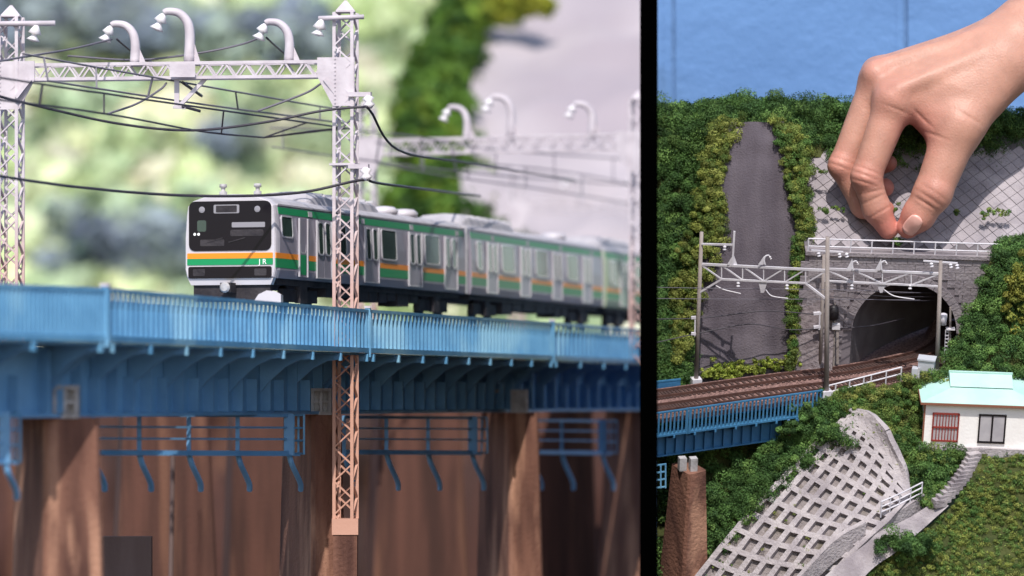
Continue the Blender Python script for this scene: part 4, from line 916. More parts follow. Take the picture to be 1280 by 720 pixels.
# --- signals, cabinet, trackside handrail
T = thing('signal_post', 'black oval signal head on a thin post left of the tunnel mouth', 'signal', Rp(1043, 455, y=3.4), M_RIGHT)
part(T, 'post', MB().tube([Rp(1042, 458, y=3.4), Rp(1044, 378, y=3.4)], .06, 6), M['pole']); part(T, 'signal_head', MB().lathe([(.05, -.55), (.3, -.4), (.33, 0), (.3, .4), (.05, .55)], Rp(1042, 391, y=3.2), (0, 0, 1), 12), M['dark'], True)
part(T, 'junction_box', MB().box(Rp(1045, 408, y=3.25), (.5, .3, .35)), M['galv']); part(T, 'ladder', MB().bar(Rp(1047, 412, y=3.2), Rp(1047, 455, y=3.2), .16, .04), M['pole'])
T = thing('signal_post', 'white ladder signal post at the right side of the tunnel mouth', 'signal', Rp(1188, 455, y=2.6), M_RIGHT)
part(T, 'post', MB().tube([Rp(1187, 458, y=2.6), Rp(1188, 384, y=2.6)], .07, 6), M['pole'])
hd = part(T, 'signal_head', MB().lathe([(.1, -.4), (.24, -.34), (.24, .34), (.1, .4)], Rp(1179, 399, y=2.5), (0, 0, 1), 10), M['galv'], True)
for px in (1182, 1186): part(T, 'ladder_rail', MB().bar(Rp(px, 412, y=2.45), Rp(px - 2, 455, y=2.45), .04, .04), M['galv'])
for k in range(9): piece(T, 'ladder_rung', Rp(1182 - .2 * k, 415 + 4.4 * k, y=2.44), Rp(1186 - .2 * k, 415 + 4.4 * k, y=2.44), .06, .06, M['galv'])
part(T, 'platform', MB().box(Rp(1188, 411, y=2.5), (.55, .4, .08)), M['galv'])
T = thing('relay_cabinet', 'grey lineside relay cabinet below the right catenary pole', 'cabinet', Rp(1158, 474, y=-.3), M_RIGHT)
b0 = Rp(1158, 460, y=-.3)
part(T, 'cabinet_body', MB().box(b0, (1.0, .7, 1.2), R(-12)), M['boxg']); part(T, 'cabinet_lid', MB().box(b0 + Vector((0, 0, .65)), (1.12, .85, .1), R(-12)), M['boxg'])
part(T, 'side_unit', MB().box(Rp(1145, 466, y=-.5), (.5, .5, .7), R(-12)), M['boxg']); part(T, 'conduit', MB().tube([Rp(1147, 472, y=-.8), Rp(1149, 460, y=-.75)], .06, 6), M['steelgrey'])
T = thing('trackside_handrail', 'grey trackside handrail between the bridge end and the relay cabinet', 'handrail', Rp(1040, 490, y=-1.1), M_RIGHT)
ha = [Rp(1036, 482, y=-1.2), Rp(1080, 471, y=-.6), Rp(1127, 459, y=-.05)]; hl = smooth_line(ha, 5)
for dz in (0, -.45): part(T, 'rail', MB().tube([p + Vector((0, 0, dz)) for p in hl], .05, 6), M['galv'])
for k in range(7):
    p = hl[int(k * (len(hl) - 1) / 6)]; part(T, 'post', MB().tube([p, p - Vector((0, 0, .95))], .05, 6), M['galv'])

# --- concrete lattice frame slope
lat = [  # rows along the slope, columns left to right: (px, py, y)
    [(855, 742, -6.6), (930, 765, -8.0), (1005, 762, -9.2)],
    [(925, 656, -5.2), (993, 680, -6.6), (1066, 690, -8.2)],
    [(1000, 575, -3.4), (1052, 606, -4.8), (1118, 640, -6.8)],
    [(1046, 532, -2.7), (1085, 550, -3.6), (1134, 606, -5.4)],
    [(1066, 516, -2.3), (1084, 518, -2.9), (1106, 540, -3.9)]]
cols = [smooth_line([Rc(*lat[i][j]) for i in range(5)], 10) for j in range(3)]
def LS(u, v):
    k = u * (len(cols[0]) - 1); i = min(int(k), len(cols[0]) - 2); f = k - i; a, b, c_ = [cl[i].lerp(cl[i+1], f) for cl in cols]
    # quadratic through the three columns
    return a * (1 - v) * (1 - 2 * v) + b * 4 * v * (1 - v) + c_ * v * (2 * v - 1)
def LN(u, v):
    e = .01; n = (LS(min(1, u + e), v) - LS(max(0, u - e), v)).cross(LS(u, min(1, v + e)) - LS(u, max(0, v - e))).normalized()
    return n if n.y < 0 else -n
base = MB(); NU, NV = 44, 24
base.poly([LS(i / NU, j / NV) - LN(i / NU, j / NV) * .27 for i in range(NU + 1) for j in range(NV + 1)], [(i * (NV + 1) + j, i * (NV + 1) + j + 1, (i + 1) * (NV + 1) + j + 1, (i + 1) * (NV + 1) + j) for i in range(NU) for j in range(NV)])
T = thing('lattice_slope', 'pale concrete grid frame covering the slope below the track', 'retaining slope', LS(.3, .5), M_RIGHT)
part(T, 'cell_floor', base, M['sand'], True)
def beam(line, wd, h, name):
    m_ = MB(); rings = []
    for i, (u, v) in enumerate(line):
        p = LS(u, v); nn = LN(u, v); a, b = line[max(i-1, 0)], line[min(i+1, len(line)-1)]; t = (LS(*b) - LS(*a)).normalized(); s = nn.cross(t).normalized()
        j = 1 + .18 * noise3(p * 2.2, 3)
        m_.v += [p + s * wd / 2 * j + nn * h, p - s * wd / 2 * j + nn * h, p - s * wd / 2 * j * 1.15 - nn * .32, p + s * wd / 2 * j * 1.15 - nn * .32]
    for i in range(len(line) - 1):
        for j in range(4): a = i * 4 + j; b = i * 4 + (j + 1) % 4; m_.f.append((a, b, b + 4, a + 4))
    part(T, name, m_, M['conc'])
NB, NA = 17, 8
for i in range(NB + 1): beam([(i / NB, k / 24) for k in range(25)], .34, .05, 'cross_beam')
for j in range(NA + 1): beam([(k / 60, j / NA) for k in range(61)], .34, .065, 'down_beam')

# --- low walls, path, steps and railing below the house
def wallstrip(name, label, pts, h, wd, m=None):
    l = smooth_line([Rp(p[0], p[1], y=p[2]) for p in pts], 6); m_ = MB(); a = offs(l, wd / 2, 0); b = offs(l, -wd / 2, 0); dn = Vector((0, 0, -h))
    ribbon(a, b, m_); ribbon(b, [p + dn for p in b], m_); ribbon([p + dn for p in a], a, m_)
    e = len(l) - 1; m_.poly([a[0], b[0], b[0] + dn, a[0] + dn], [(0, 1, 2, 3)]); m_.poly([a[e], b[e], b[e] + dn, a[e] + dn], [(3, 2, 1, 0)])
    return single(name, m_, m or M['conc'], label, 'wall', M_RIGHT)
wallstrip('parapet_wall', 'low concrete parapet along the foot of the grid frame slope', [(985, 735, -9.9), (1040, 676, -8.3), (1081, 651, -7.4)], 1.5, .42)
wallstrip('parapet_wall', 'short concrete retaining wall carrying the white railing', [(1098, 655, -7.2), (1120, 640, -6.6), (1154, 617, -5.7)], 1.5, .34)
PATH = ruled('concrete_path', [(985, 765, -11), (1040, 712, -9.4), (1082, 680, -8.2), (1100, 664, -7.5), (1135, 648, -6.7), (1166, 628, -6.1)], [(1050, 765, -11.2), (1085, 716, -9.6), (1120, 690, -8.5), (1150, 664, -7.2), (1166, 650, -6.8), (1186, 632, -6.2)], M['conc'], M_RIGHT, Rc, amp=.05, freq=1, lab='concrete path winding down from the steps')
T = thing('steps', 'narrow concrete steps climbing from the path to the house', 'steps', Rp(1175, 628, y=-6.1), M_RIGHT)
for k in range(12):
    f = k / 11; px = 1174 + (1216 - 1174) * f + 5 * math.sin(f * 3); py = 627 + (570 - 627) * f; y = -6.1 + 2.0 * f
    p = Rp(px, py, y=y); part(T, 'tread', MB().box(p + Vector((0, -.1, .0)), (.85, .5, .5), R(25)), M['conc'])
T = thing('path_railing', 'small white three-rail railing beside the path', 'railing', Rp(1104, 650, y=-6.9), M_RIGHT)
ra = smooth_line([Rp(1102, 627, y=-7.1), Rp(1125, 617, y=-6.5), Rp(1153, 603, y=-5.7)], 6)
for dz in (0, -.35, -.7): part(T, 'rail', MB().tube([p + Vector((0, 0, dz)) for p in ra], .05, 6), M['galv'])
for k in range(5):
    p = ra[int(k * (len(ra) - 1) / 4)]; part(T, 'post', MB().tube([p + Vector((0, 0, .02)), p - Vector((0, 0, 1.05))], .05, 6), M['galv'])

# --- house
hb = Rp(1153, 556, y=-3.6); HW, HD, HH = 7.05, 5.0, 2.95
T = thing('model_house', 'small white model house with turquoise hipped roof on the slope', 'house', hb, M_RIGHT, rot=Matrix.Rotation(R(-1.0), 3, 'Z'))
part(T, 'wall', MB().box((HW / 2, HD / 2, HH / 2), (HW, HD, HH)), M['hwall'])
part(T, 'foundation', MB().box((HW / 2, HD / 2 - .05, -.35), (HW + .5, HD + .4, .7)), M['conc'])
e = .28; z0 = HH; E = [(-e, -e, z0), (HW + e, -e, z0), (HW + e, HD + e, z0), (-e, HD + e, z0)]
i0 = 1.75; j0 = 1.35; zm = z0 + .45; I = [(i0, j0, zm), (HW - i0, j0, zm), (HW - i0, HD - j0, zm), (i0, HD - j0, zm)]
rg = [(i0 + .1, HD / 2, z0 + .92), (HW - i0 - .1, HD / 2, z0 + .92)]
rf = MB().poly(E + I + [(p[0], p[1], p[2] - .1) for p in E], [(0, 1, 5, 4), (1, 2, 6, 5), (2, 3, 7, 6), (3, 0, 4, 7), (0, 8, 9, 1), (1, 9, 10, 2), (2, 10, 11, 3), (3, 11, 8, 0), (8, 11, 10, 9)])
RF = part(T, 'roof', rf, M['hroof'])
g_ = .16; U = [(i0 - g_, j0 - .1, zm + .06), (HW - i0 + g_, j0 - .1, zm + .06), (HW - i0 + g_, HD - j0 + .1, zm + .06), (i0 - g_, HD - j0 + .1, zm + .06), (i0 - g_, HD / 2, z0 + .98), (HW - i0 + g_, HD / 2, z0 + .98)]
part(RF, 'upper_gable_roof', MB().poly(U, [(0, 1, 5, 4), (2, 3, 4, 5), (0, 4, 3), (1, 2, 5), (0, 3, 2, 1)]), M['hroof'])
part(RF, 'ridge_cap', MB().box((HW / 2, HD / 2, z0 + 1.0), (HW - 2 * i0 + .4, .16, .12)), M['hroof'])
part(RF, 'eave_board', MB().box((HW / 2, -e - .02, z0 - .09), (HW + 2 * e, .05, .14)), M['eave']); part(RF, 'eave_board', MB().box((-e - .02, HD / 2, z0 - .09), (.05, HD + 2 * e, .14)), M['eave'])
part(T, 'corner_post', MB().box((-.01, -.01, HH / 2), (.1, .1, HH)), M['eave'])
wz0, wz1 = .35, 2.15
W1 = part(T, 'window', MB().box((1.33, -.01, (wz0 + wz1) / 2), (1.6, .06, wz1 - wz0)), M['pane'])
for x in (.55, 2.11): part(W1, 'frame', MB().box((x, -.06, (wz0 + wz1) / 2), (.1, .1, wz1 - wz0 + .1)), M['redbar'])
for z in (wz0, (wz0 + wz1) / 2, wz1): part(W1, 'frame', MB().box((1.33, -.06, z), (1.66, .1, .1)), M['redbar'])
for k in range(7): part(W1, 'window_bar', MB().box((.78 + k * .185, -.07, (wz0 + wz1) / 2), (.06, .06, wz1 - wz0)), M['redbar'])
W2 = part(T, 'sliding_window', MB().box((4.2, -.0, 1.25), (1.66, .05, 1.85)), M['dark'])
for x in (3.8, 4.6): part(W2, 'pane', MB().box((x, -.03, 1.25), (.68, .05, 1.66)), M['pane'])
for x in (3.4, 4.2, 5.0): part(W2, 'frame', MB().box((x, -.05, 1.25), (.09, .1, 1.85)), M['dark'])
for z in (.34, 2.16): part(W2, 'frame', MB().box((4.2, -.05, z), (1.7, .1, .09)), M['dark'])

# --- foliage of the tunnel model
def scatter(P, n, lift=.15, ulo=0, uhi=1, vlo=0, vhi=1, sd=.12):
    return [P(ulo + (uhi - ulo) * rng.random(), vlo + (vhi - vlo) * rng.random()) + Vector((rng.normal() * sd, -lift + rng.normal() * sd, lift + rng.normal() * sd)) for _ in range(n)]
def fol(name, pts, r, leaf, cols, per, lab, cat='foliage', kind='stuff'):
    return foliage(name, pts, rng.uniform(r[0], r[1], len(pts)), leaf, cols, per, M_RIGHT, lab, cat, kind)
fol('woodland_foliage', scatter(PH1, 760, .25, vhi=.93), (.3, .62), .056, GD, 300, 'dense dark green woodland covering the left hillside')
fol('ridge_foliage', scatter(PH2, 1150, .25, vhi=.9), (.3, .66), .056, GD, 300, 'dark green treetops along the ridge behind the hand')
# taller treetops on the ridge
for k, (px, py, r_) in enumerate([(925, 118, .75), (944, 128, .6), (1038, 126, .7), (1008, 136, .55)]):
    c = Rp(px, py + 11, y=13.4); T = thing('ridge_tree', ['tallest rounded tree on the ridge above the dark wall', 'low rounded tree right of the tallest ridge tree', 'rounded ridge tree beside the hand knuckles', 'small rounded ridge tree midway along the skyline'][k], 'tree', c - Vector((0, 0, .8)), M_RIGHT, 'trees on the ridge')
    part(T, 'trunk', MB().tube([c - Vector((0, 0, .9)), c + Vector((0, 0, .2))], [.1, .05], 6), M['sleeper'])
    cl = [c + Vector(rng.normal(size=3) * r_ * .4) for _ in range(9)]; foliage('crown', cl, rng.uniform(.3, .5, 9) * r_ * 1.5, .056, GD, 280, M_RIGHT, parent=T, kind=None, base=BASE[T.name])
fol('right_hill_foliage', scatter(PH3, 1050, .25), (.3, .55), .056, GD, 300, 'dark green foliage on the hill right of the tunnel')
fol('yellow_shrub', [Rp(1272 + rng.normal() * 7, 365 + rng.normal() * 22, y=1.2) for _ in range(34)], (.22, .42), .09, [srgb('84843c'), srgb('767c38')], 90, 'yellowish shrub on the hill at the right edge', 'shrub', None)
strip1 = lambda: None
def strip_pts(left, right, n, lift=.2):
    a = smooth_line([Rc(*p) for p in left], 8); b = smooth_line([Rc(*p) for p in right], 8); out = []
    for _ in range(n):
        v = rng.random() * (len(a) - 1); i = min(int(v), len(a) - 2); f = v - i; u = rng.random()
        out.append(a[i].lerp(a[i+1], f).lerp(b[i].lerp(b[i+1], f), u) + Vector((rng.normal() * .15, -lift + rng.normal() * .15, lift + rng.normal() * .15)))
    return out
fol('edge_shrubs', strip_pts([(892, 150, 10.6), (880, 210, 8.6), (866, 270, 7.2), (846, 340, 5.8), (838, 410, 4.4), (846, 455, 3.2)], [(932, 146, 10.4), (906, 215, 8.2), (903, 270, 7.0), (902, 312, 6.1), (872, 380, 4.8), (856, 440, 3.5)], 420), (.2, .45), .05, GY, 240, 'yellow green shrubs along the left edge of the dark wall')
fol('hanging_vines', strip_pts([(962, 150, 10.2), (978, 195, 8.6), (990, 245, 7.2), (998, 290, 6.4), (990, 340, 5.4), (984, 460, 3.2)], [(1000, 160, 10.4), (1012, 195, 8.8), (1008, 245, 7.0), (1014, 295, 6.0), (1003, 345, 5.0), (990, 465, 3.0)], 400, .25), (.16, .42), .05, GY[:3] + GM, 240, 'green vines hanging down between the dark wall and the tunnel')
fol('ridge_treetops', scatter(PH2, 140, .45, vlo=.3, vhi=.72, sd=.3) + scatter(PH1, 50, .4, vlo=.6, vhi=.85, sd=.25), (.45, .85), .056, GD, 420, 'larger rounded treetops standing proud of the ridge')
fol('cell_weeds', [LS(rng.random(), rng.random() * .9) for _ in range(90)], (.05, .15), .04, GM + GY, 40, 'small weeds growing in cells of the grid frame slope')
fol('verge_grass', strip_pts([(880, 474, 2.9), (930, 468, 3.2), (1000, 458, 3.4)], [(880, 462, 3.4), (930, 456, 3.7), (1000, 446, 3.8)], 160, .1), (.1, .24), .07, [srgb('98a448'), srgb('84943c'), srgb('a8b058')], 60, 'pale green verge grass at the foot of the dark wall', 'grass')
fol('portal_ledge_grass', strip_pts([(1012, 318, 4.9), (1240, 322, 4.9)], [(1012, 314, 5.3), (1240, 316, 5.3)], 130, .0), (.08, .2), .06, GY, 50, 'moss on the ledge behind the white handrail', 'moss')
fol('valley_foliage', scatter(VAL, 420, .2, sd=.2), (.3, .6), .075, GD, 150, 'dark shrubs deep below the bridge beside the brown pier')
fol('bank_foliage', scatter(PH4, 520, .2, vlo=0.02, vhi=.56, sd=.2), (.28, .6), .056, GD + GM[2:3], 300, 'dark shrubs on the bank below the blue bridge')
fol('bank_shrubs', scatter(PH4, 560, .15, vlo=.55, vhi=.99, sd=.15), (.2, .42), .05, GM + GY[2:], 240, 'mixed green shrubs on the bank between track and house')
fol('steps_bushes', scatter(PH6, 220, .15, uhi=.78, sd=.12), (.24, .46), .055, GD + GM, 260, 'bushes below the house beside the steps')
fol('slope_turf', scatter(PH5, 4200, .03, sd=.06), (.12, .26), .042, GY + GM, 105, 'yellow green turf on the slope at the lower right', 'turf')
def bush(px, py, y, r_, n, cols, lab, sq=1.0):
    c = Rp(px, py, y=y); T = thing('bush', lab, 'bush', c - Vector((0, 0, r_ * .6)), M_RIGHT, 'single bushes on the tunnel model')
    part(T, 'stem', MB().tube([c - Vector((0, 0, r_ * .9)), c], [.12, .05], 6), M['sleeper'])
    cl = [c + Vector((rng.normal() * r_ * .55 * sq, rng.normal() * r_ * .4, rng.normal() * r_ * .32)) for _ in range(n)]
    foliage('leaves', cl, rng.uniform(.3, .55, n) * min(1, r_), .056, cols, 300, M_RIGHT, parent=T, kind=None, base=BASE[T.name])
bush(1136, 682, -8.6, 1.3, 46, GD, 'large dark bush beside the path at the bottom', 1.1)
bush(1038, 540, -2.9, 1.2, 40, GD, 'dark bush overhanging the top of the grid frame slope')
bush(1000, 575, -3.3, .8, 22, GD, 'dark bush at the upper left edge of the grid frame slope')
bush(1012, 516, -1.9, .8, 26, GD, 'dark bush where the blue bridge meets the bank')
bush(988, 534, -2.6, .6, 18, GD, 'small dark bush under the end of the blue girder')
bush(1160, 590, -4.6, 1.0, 30, GD, 'dark bush below the barred house window')
for k, (px, py, s) in enumerate([(1030, 264, .24), (1027, 214, .2), (1052, 261, .14), (1242, 264, .22), (1256, 265, .25), (1228, 268, .18), (1197, 265, .14), (1120, 262, .2)]):
    n = [Rp(px + rng.normal() * 4, py + rng.normal() * 2, y=4.9 + (306 - py) / 31) for _ in range(5)]
    fol('slope_tuft', n, (s * .6, s), .06, GM, 50, ['round green tuft on the tiled slope left of the fingers', 'tiny tuft high on the tiled slope at its left edge', 'smallest tuft on the slope beside the fingers', 'green tuft on the right slope, middle of a row', 'largest green tuft on the right slope', 'green tuft on the right slope, left end of a row', 'tiny lone tuft on the slope right of the thumb', 'dark tuft on the slope seen between finger and thumb'][k], 'tuft', None)['group'] = 'tufts growing on the tiled slope'
# base board under the tunnel model
bb = MB().prism([Rp(812, 700, y=-12) * 1, Rp(1420, 700, y=-12), Rp(1420, 600, y=18), Rp(812, 600, y=18)], (0, 0, .01))
bz = -13.5; single('base_board', MB().box((7.2, 2.5, bz), (29, 31, .6)), M['earthr'], 'base board under the tunnel model', 'board', M_RIGHT)
# =================================================================== HAND (right hand placing a tuft behind the handrail)
def build_hand():
    tip = M_RIGHT @ Rp(1122, 301, y=yP + .75); dep = tip.y; s = dep / F                  # one photo pixel at the fingertips, in units
    X0, Y0 = 640 + (tip.x - CAM.x) / dep * F, HY - (tip.z - CAM.z) / dep * F
    # round cones in photo-sized pixels: x, y (down), z towards the viewer, radius
    def cone(P, a, b):
        pa = np.array(a[:3], float); pb = np.array(b[:3], float); ba = pb - pa; h = np.clip(((P - pa) @ ba) / (ba @ ba), 0, 1)
        return np.linalg.norm(P - pa - h[:, None] * ba, axis=1) - (a[3] + (b[3] - a[3]) * h)
    def smin(a, b, k): h = np.clip(.5 + .5 * (b - a) / k, 0, 1); return b + (a - b) * h - k * h * (1 - h)
    palm = [((1560, -108, -30, 54), (1290, 41, -20, 44)), ((1290, 41, -20, 44), (1250, 68, -14, 40)),
            ((1248, 72, -4, 36), (1118, 126, 16, 25)), ((1245, 63, -22, 33), (1104, 98, -16, 25)), ((1240, 64, -42, 29), (1106, 96, -48, 23)), ((1236, 74, -58, 26), (1118, 108, -76, 19)),
            ((1252, 86, 4, 36), (1196, 158, 24, 29)), ((1215, 104, -5, 36), (1160, 140, 8, 22)), ((1190, 120, 6, 30), (1172, 160, 14, 14))]
    index = [((1116, 128, 17, 24), (1081, 222, 20, 18.5)), ((1081, 222, 20, 18.5), (1095, 262, 10, 17)), ((1095, 262, 10, 17), (1110, 286, 3, 13.2))]
    middle = [((1100, 102, -17, 23.5), (1056, 206, -15, 18.5)), ((1056, 206, -15, 18.5), (1082, 255, -20, 16.5)), ((1082, 255, -20, 16.5), (1108, 262, -24, 13))]
    ring = [((1104, 98, -50, 21), (1066, 192, -56, 17)), ((1066, 192, -56, 17), (1086, 236, -56, 14)), ((1086, 236, -56, 14), (1110, 232, -46, 12))]
    little = [((1114, 108, -78, 18), (1088, 172, -86, 14)), ((1088, 172, -86, 14), (1100, 206, -82, 12)), ((1100, 206, -82, 12), (1118, 200, -72, 10.5))]
    thumb = [((1196, 158, 24, 29), (1163, 243, 26, 23.5)), ((1163, 243, 26, 23.5), (1146, 270, 18, 20)), ((1146, 270, 18, 20), (1134, 284, 11, 14.5))]
    knuck = [(1112, 126, 30, 14), (1094, 92, 0, 15), (1098, 84, -36, 14), (1078, 224, 30, 10), (1050, 207, -8, 12), (1166, 240, 38, 12)]
    tend = [((1222, 72, 27, 9), (1122, 114, 36, 9)), ((1232, 44, 8, 9), (1108, 81, 0, 9)), ((1230, 40, -18, 9), (1108, 77, -38, 8))]
    def sdf(P):
        d = None
        for a, b in palm:
            q = cone(P, a, b); d = q if d is None else smin(d, q, 26)
        for k_ in knuck[:3]: d = smin(d, np.linalg.norm(P - np.array(k_[:3]), axis=1) - k_[3], 12)
        for a, b in tend: d = smin(d, cone(P, a, b), 9)
        fs = []
        for fi, ch in enumerate((index, middle, ring, little, thumb)):
            f = None
            for a, b in ch:
                q = cone(P, a, b); f = q if f is None else smin(f, q, 7)
            kk = {0: knuck[3], 1: knuck[4], 4: knuck[5]}.get(fi)
            if kk: f = smin(f, np.linalg.norm(P - np.array(kk[:3]), axis=1) - kk[3], 8)
            fs.append(f)
        g = fs[0]
        for f in fs[1:4]: g = smin(g, f, 3.5)
        g = smin(g, d, 14); t = smin(fs[4], d, 18)
        r = smin(g, t, 2.0) if True else g
        # thumb and finger creases
        for c, ax, w_, dp in (((1080, 214, 38), (.36, -.93, 0), 1.5, 1.0), ((1077, 221, 39), (.36, -.93, 0), 1.5, 1.1), ((1074, 229, 38), (.3, -.95, 0), 1.5, 1.0), ((1052, 200, 0), (.36, -.93, 0), 1.5, .9), ((1049, 208, 0), (.36, -.93, 0), 1.5, 1.0), ((1118, 140, 42), (.36, -.93, 0), 1.8, .8), ((1150, 150, 30), (.7, -.7, 0), 1.8, .9), ((1165, 172, 42), (-.4, .9, 0), 1.8, .8), ((1205, 150, 52), (-.5, .86, 0), 2.2, .9), ((1090, 250, 30), (.4, .9, 0), 1.4, .8), ((1152, 256, 40), (-.55, .83, 0), 1.6, 1.2), ((1157, 250, 41), (-.55, .83, 0), 1.4, 1.0), ((1163, 243, 42), (-.55, .83, 0), 1.4, .9), ((1098, 266, 24), (.5, .85, 0), 1.5, .9), ((1094, 240, 36), (.2, .97, 0), 1.5, .8)):
            v = P - np.array(c); al = v @ np.array(ax); r = r + 1.35 * dp * np.exp(-(al / w_) ** 2) * np.exp(-(np.linalg.norm(v, axis=1) / 17) ** 2)
        return r
    h = 1.7; lo = np.array([1020, -160, -112]); hi = np.array([1540, 312, 70]); n = ((hi - lo) / h).astype(int) + 1
    ax_ = [lo[i] + h * np.arange(n[i]) for i in range(3)]
    D = np.empty(n, np.float32)
    for i in range(n[0]):
        g = np.stack(np.meshgrid([ax_[0][i]], ax_[1], ax_[2], indexing='ij'), -1).reshape(-1, 3); D[i] = sdf(g).reshape(n[1], n[2])
    ins = D < 0
    # surface nets
    cnr = [(i, j, k) for i in (0, 1) for j in (0, 1) for k in (0, 1)]; sl = lambda A_, o: A_[o[0]:n[0]-1+o[0], o[1]:n[1]-1+o[1], o[2]:n[2]-1+o[2]]
    cntI = sum(sl(ins, o).astype(int) for o in cnr); act = (cntI > 0) & (cntI < 8)
    idx = -np.ones(act.shape, int); w = np.argwhere(act); idx[act] = np.arange(len(w))
    acc = np.zeros((len(w), 3)); num = np.zeros(len(w))
    for a in cnr:
        for b in cnr:
            if sum(abs(a[i] - b[i]) for i in range(3)) == 1 and a < b:
                da = D[w[:, 0] + a[0], w[:, 1] + a[1], w[:, 2] + a[2]]; db = D[w[:, 0] + b[0], w[:, 1] + b[1], w[:, 2] + b[2]]; m = (da < 0) != (db < 0)
                t = np.where(m, da / np.where(m, da - db, 1), 0); p = np.array(a) + t[:, None] * (np.array(b) - np.array(a)); acc[m] += p[m]; num[m] += 1
    V = lo + (w + acc / num[:, None]) * h
    faces = []
    for axn in range(3):
        o = [0, 0, 0]; o[axn] = 1; A_ = ins[:n[0]-o[0], :n[1]-o[1], :n[2]-o[2]]; B_ = ins[o[0]:, o[1]:, o[2]:]; e = np.argwhere(A_ != B_)
        u, v = [(1, 2), (2, 0), (0, 1)][axn]; e = e[(e[:, u] > 0) & (e[:, v] > 0) & (e[:, u] < n[u] - 1) & (e[:, v] < n[v] - 1)]
        q = []
        for (du, dv_) in ((-1, -1), (0, -1), (0, 0), (-1, 0)):
            c = e.copy(); c[:, u] += du; c[:, v] += dv_; q.append(idx[c[:, 0], c[:, 1], c[:, 2]])
        q = np.stack(q, 1); fl = A_[e[:, 0], e[:, 1], e[:, 2]]; q[~fl] = q[~fl][:, ::-1]; faces.append(q[(q >= 0).all(1)])
    faces = np.concatenate(faces)
    conv = lambda P: np.stack([(P[:, 0] - X0) * s, -P[:, 2] * s, (Y0 - P[:, 1]) * s], 1)
    me = bpy.data.meshes.new('hand_skin'); me.from_pydata(conv(V).tolist(), [], faces[:, ::-1].tolist()); me.update()
    bm = bmesh.new(); bm.from_mesh(me); bmesh.ops.recalc_face_normals(bm, faces=bm.faces); bm.to_mesh(me); bm.free()
    me.polygons.foreach_set('use_smooth', [True] * len(me.polygons))
    # redder fingertips and knuckles are skin colour
    red = np.zeros(len(V)); pale = np.zeros(len(V))
    for c, r_, k_ in (((1110, 286, 3), 34, .9), ((1134, 284, 11), 34, .9), ((1108, 262, -24), 28, .9), ((1110, 232, -46), 26, .9), ((1118, 200, -72), 24, .9), ((1078, 224, 30), 26, .45), ((1050, 207, -8), 26, .45), ((1112, 126, 30), 30, .3), ((1163, 243, 40), 24, .4), ((1145, 165, 15), 36, .7), ((1094, 92, 0), 26, .3)):
        red = np.maximum(red, k_ * np.exp(-(np.linalg.norm(V - np.array(c), axis=1) / r_) ** 2))
    ca = me.color_attributes.new('skincol', 'FLOAT_COLOR', 'POINT'); b0 = np.array(srgb('b98a78')[:3]); b1 = np.array(srgb('bc7066')[:3])
    buf = np.ones((len(V), 4)); buf[:, :3] = b0 + (b1 - b0) * red[:, None]; ca.data.foreach_set('color', buf.ravel())
    m = mat('skin', (0, 0, 0, 1), .48, attr='skincol', spec=.35); nn_ = m.node_tree; p = nn_.nodes['Principled BSDF']
    p.inputs['Subsurface Weight'].default_value = .18; p.inputs['Subsurface Radius'].default_value = (1, .35, .2); p.inputs['Subsurface Scale'].default_value = .03
    src = p.inputs['Base Color'].links[0].from_socket; geo = nn_.nodes.new('ShaderNodeNewGeometry')
    nz = nn_.nodes.new('ShaderNodeTexNoise'); nz.inputs['Scale'].default_value = 9; nz.inputs['Detail'].default_value = 10; nn_.links.new(geo.outputs['Position'], nz.inputs['Vector'])
    hs_ = nn_.nodes.new('ShaderNodeHueSaturation'); mr = nn_.nodes.new('ShaderNodeMapRange'); mr.inputs[3].default_value = .74; mr.inputs[4].default_value = 1.24; nn_.links.new(nz.outputs[0], mr.inputs[0]); nn_.links.new(mr.outputs[0], hs_.inputs['Value']); nn_.links.new(src, hs_.inputs['Color']); nn_.links.new(hs_.outputs[0], p.inputs['Base Color'])
    vo = nn_.nodes.new('ShaderNodeTexVoronoi'); vo.feature = 'DISTANCE_TO_EDGE'; vo.inputs['Scale'].default_value = 48; nn_.links.new(geo.outputs['Position'], vo.inputs['Vector'])
    nb = nn_.nodes.new('ShaderNodeTexNoise'); nb.inputs['Scale'].default_value = 34; nb.inputs['Detail'].default_value = 6; nn_.links.new(geo.outputs['Position'], nb.inputs['Vector'])
    ad = nn_.nodes.new('ShaderNodeMath'); ad.inputs[1].default_value = 0; nn_.links.new(vo.outputs['Distance'], ad.inputs[0]); nn_.links.new(nb.outputs[0], ad.inputs[1])
    bp = nn_.nodes.new('ShaderNodeBump'); bp.inputs['Strength'].default_value = .18; bp.inputs['Distance'].default_value = .012; nn_.links.new(ad.outputs[0], bp.inputs['Height']); nn_.links.new(bp.outputs[0], p.inputs['Normal'])
    me.materials.append(m)
    T = tag(bpy.data.objects.new('person_hand', None), 'right hand reaching down, thumb and fingers pinching a green tuft above the tunnel', 'hand'); C.objects.link(T); T.location = tip
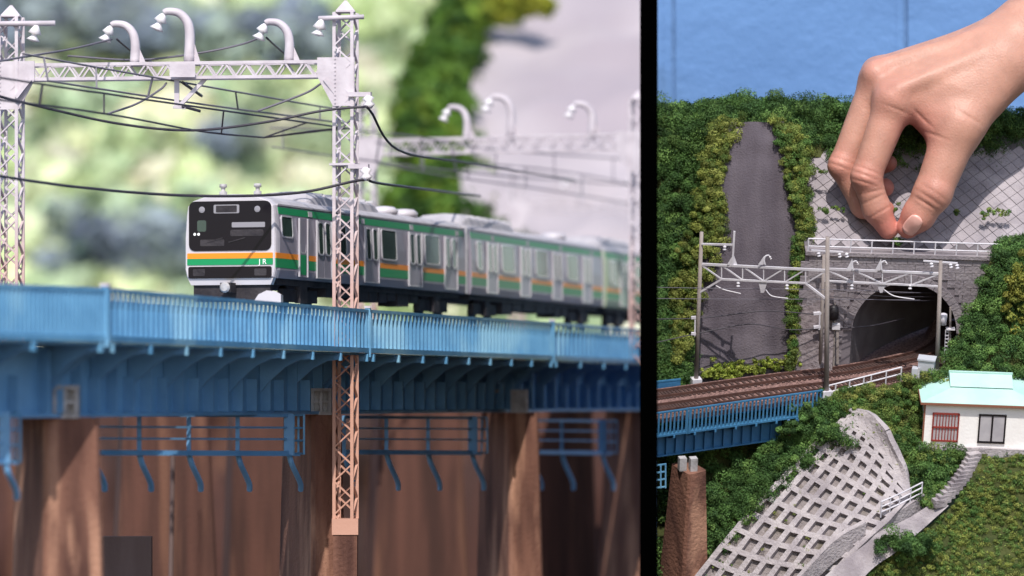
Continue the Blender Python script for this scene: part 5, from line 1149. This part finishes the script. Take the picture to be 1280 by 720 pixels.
    link('hand_skin', me, None, T)
    # thumb nail laid on the surface
    ax1 = np.array([-.58, .81, 0]); ax1 = ax1 / np.linalg.norm(ax1); cN = np.array([1137.5, 282.5, 0]); ax2 = np.array([.81, .58, 0])
    grid = []; K = 9
    for i in range(K):
        for j in range(K):
            u = -1 + 2 * i / (K - 1); v = -1 + 2 * j / (K - 1)
            uu = u * math.sqrt(1 - v * v / 2.3); vv = v * math.sqrt(1 - u * u / 3.2)
            grid.append(cN + ax1 * uu * 12.5 + ax2 * vv * 9.5 + np.array([0, 0, 60.]))
    G = np.array(grid)
    for _ in range(60):
        d = sdf(G); G[:, 2] -= np.clip(d, -4, 4) * .7
    e = .5; N = np.stack([sdf(G + np.eye(3)[i] * e) - sdf(G - np.eye(3)[i] * e) for i in range(3)], 1); N /= np.linalg.norm(N, axis=1)[:, None]
    top = G + N * .9; bot = G - N * 1.2; nm = bpy.data.meshes.new('thumb_nail'); VV = np.concatenate([conv(top), conv(bot)])
    fs = [(i*K+j, i*K+j+1, (i+1)*K+j+1, (i+1)*K+j) for i in range(K-1) for j in range(K-1)]; rim = [j for j in range(K)] + [i*K+K-1 for i in range(1, K)] + [(K-1)*K+j for j in range(K-2, -1, -1)] + [i*K for i in range(K-2, 0, -1)]
    fs += [(rim[i], rim[(i+1) % len(rim)], rim[(i+1) % len(rim)] + K*K, rim[i] + K*K) for i in range(len(rim))]
    nm.from_pydata(VV.tolist(), [], fs); bm = bmesh.new(); bm.from_mesh(nm); bmesh.ops.recalc_face_normals(bm, faces=bm.faces); bm.to_mesh(nm); bm.free(); nm.polygons.foreach_set('use_smooth', [True] * len(nm.polygons))
    link('thumb_nail', nm, mat('nail', srgb('e4b0a4'), .35, srgb('dca498'), 20, spec=.5), T)
build_hand()
fol('held_tuft', [Rp(1122 + rng.normal() * 4, 302 + rng.normal() * 2.5, y=yP + .55) for _ in range(9)], (.12, .22), .06, GM[:2] + GD[:2], 60, 'small green tuft held between thumb and index finger', 'tuft', None)
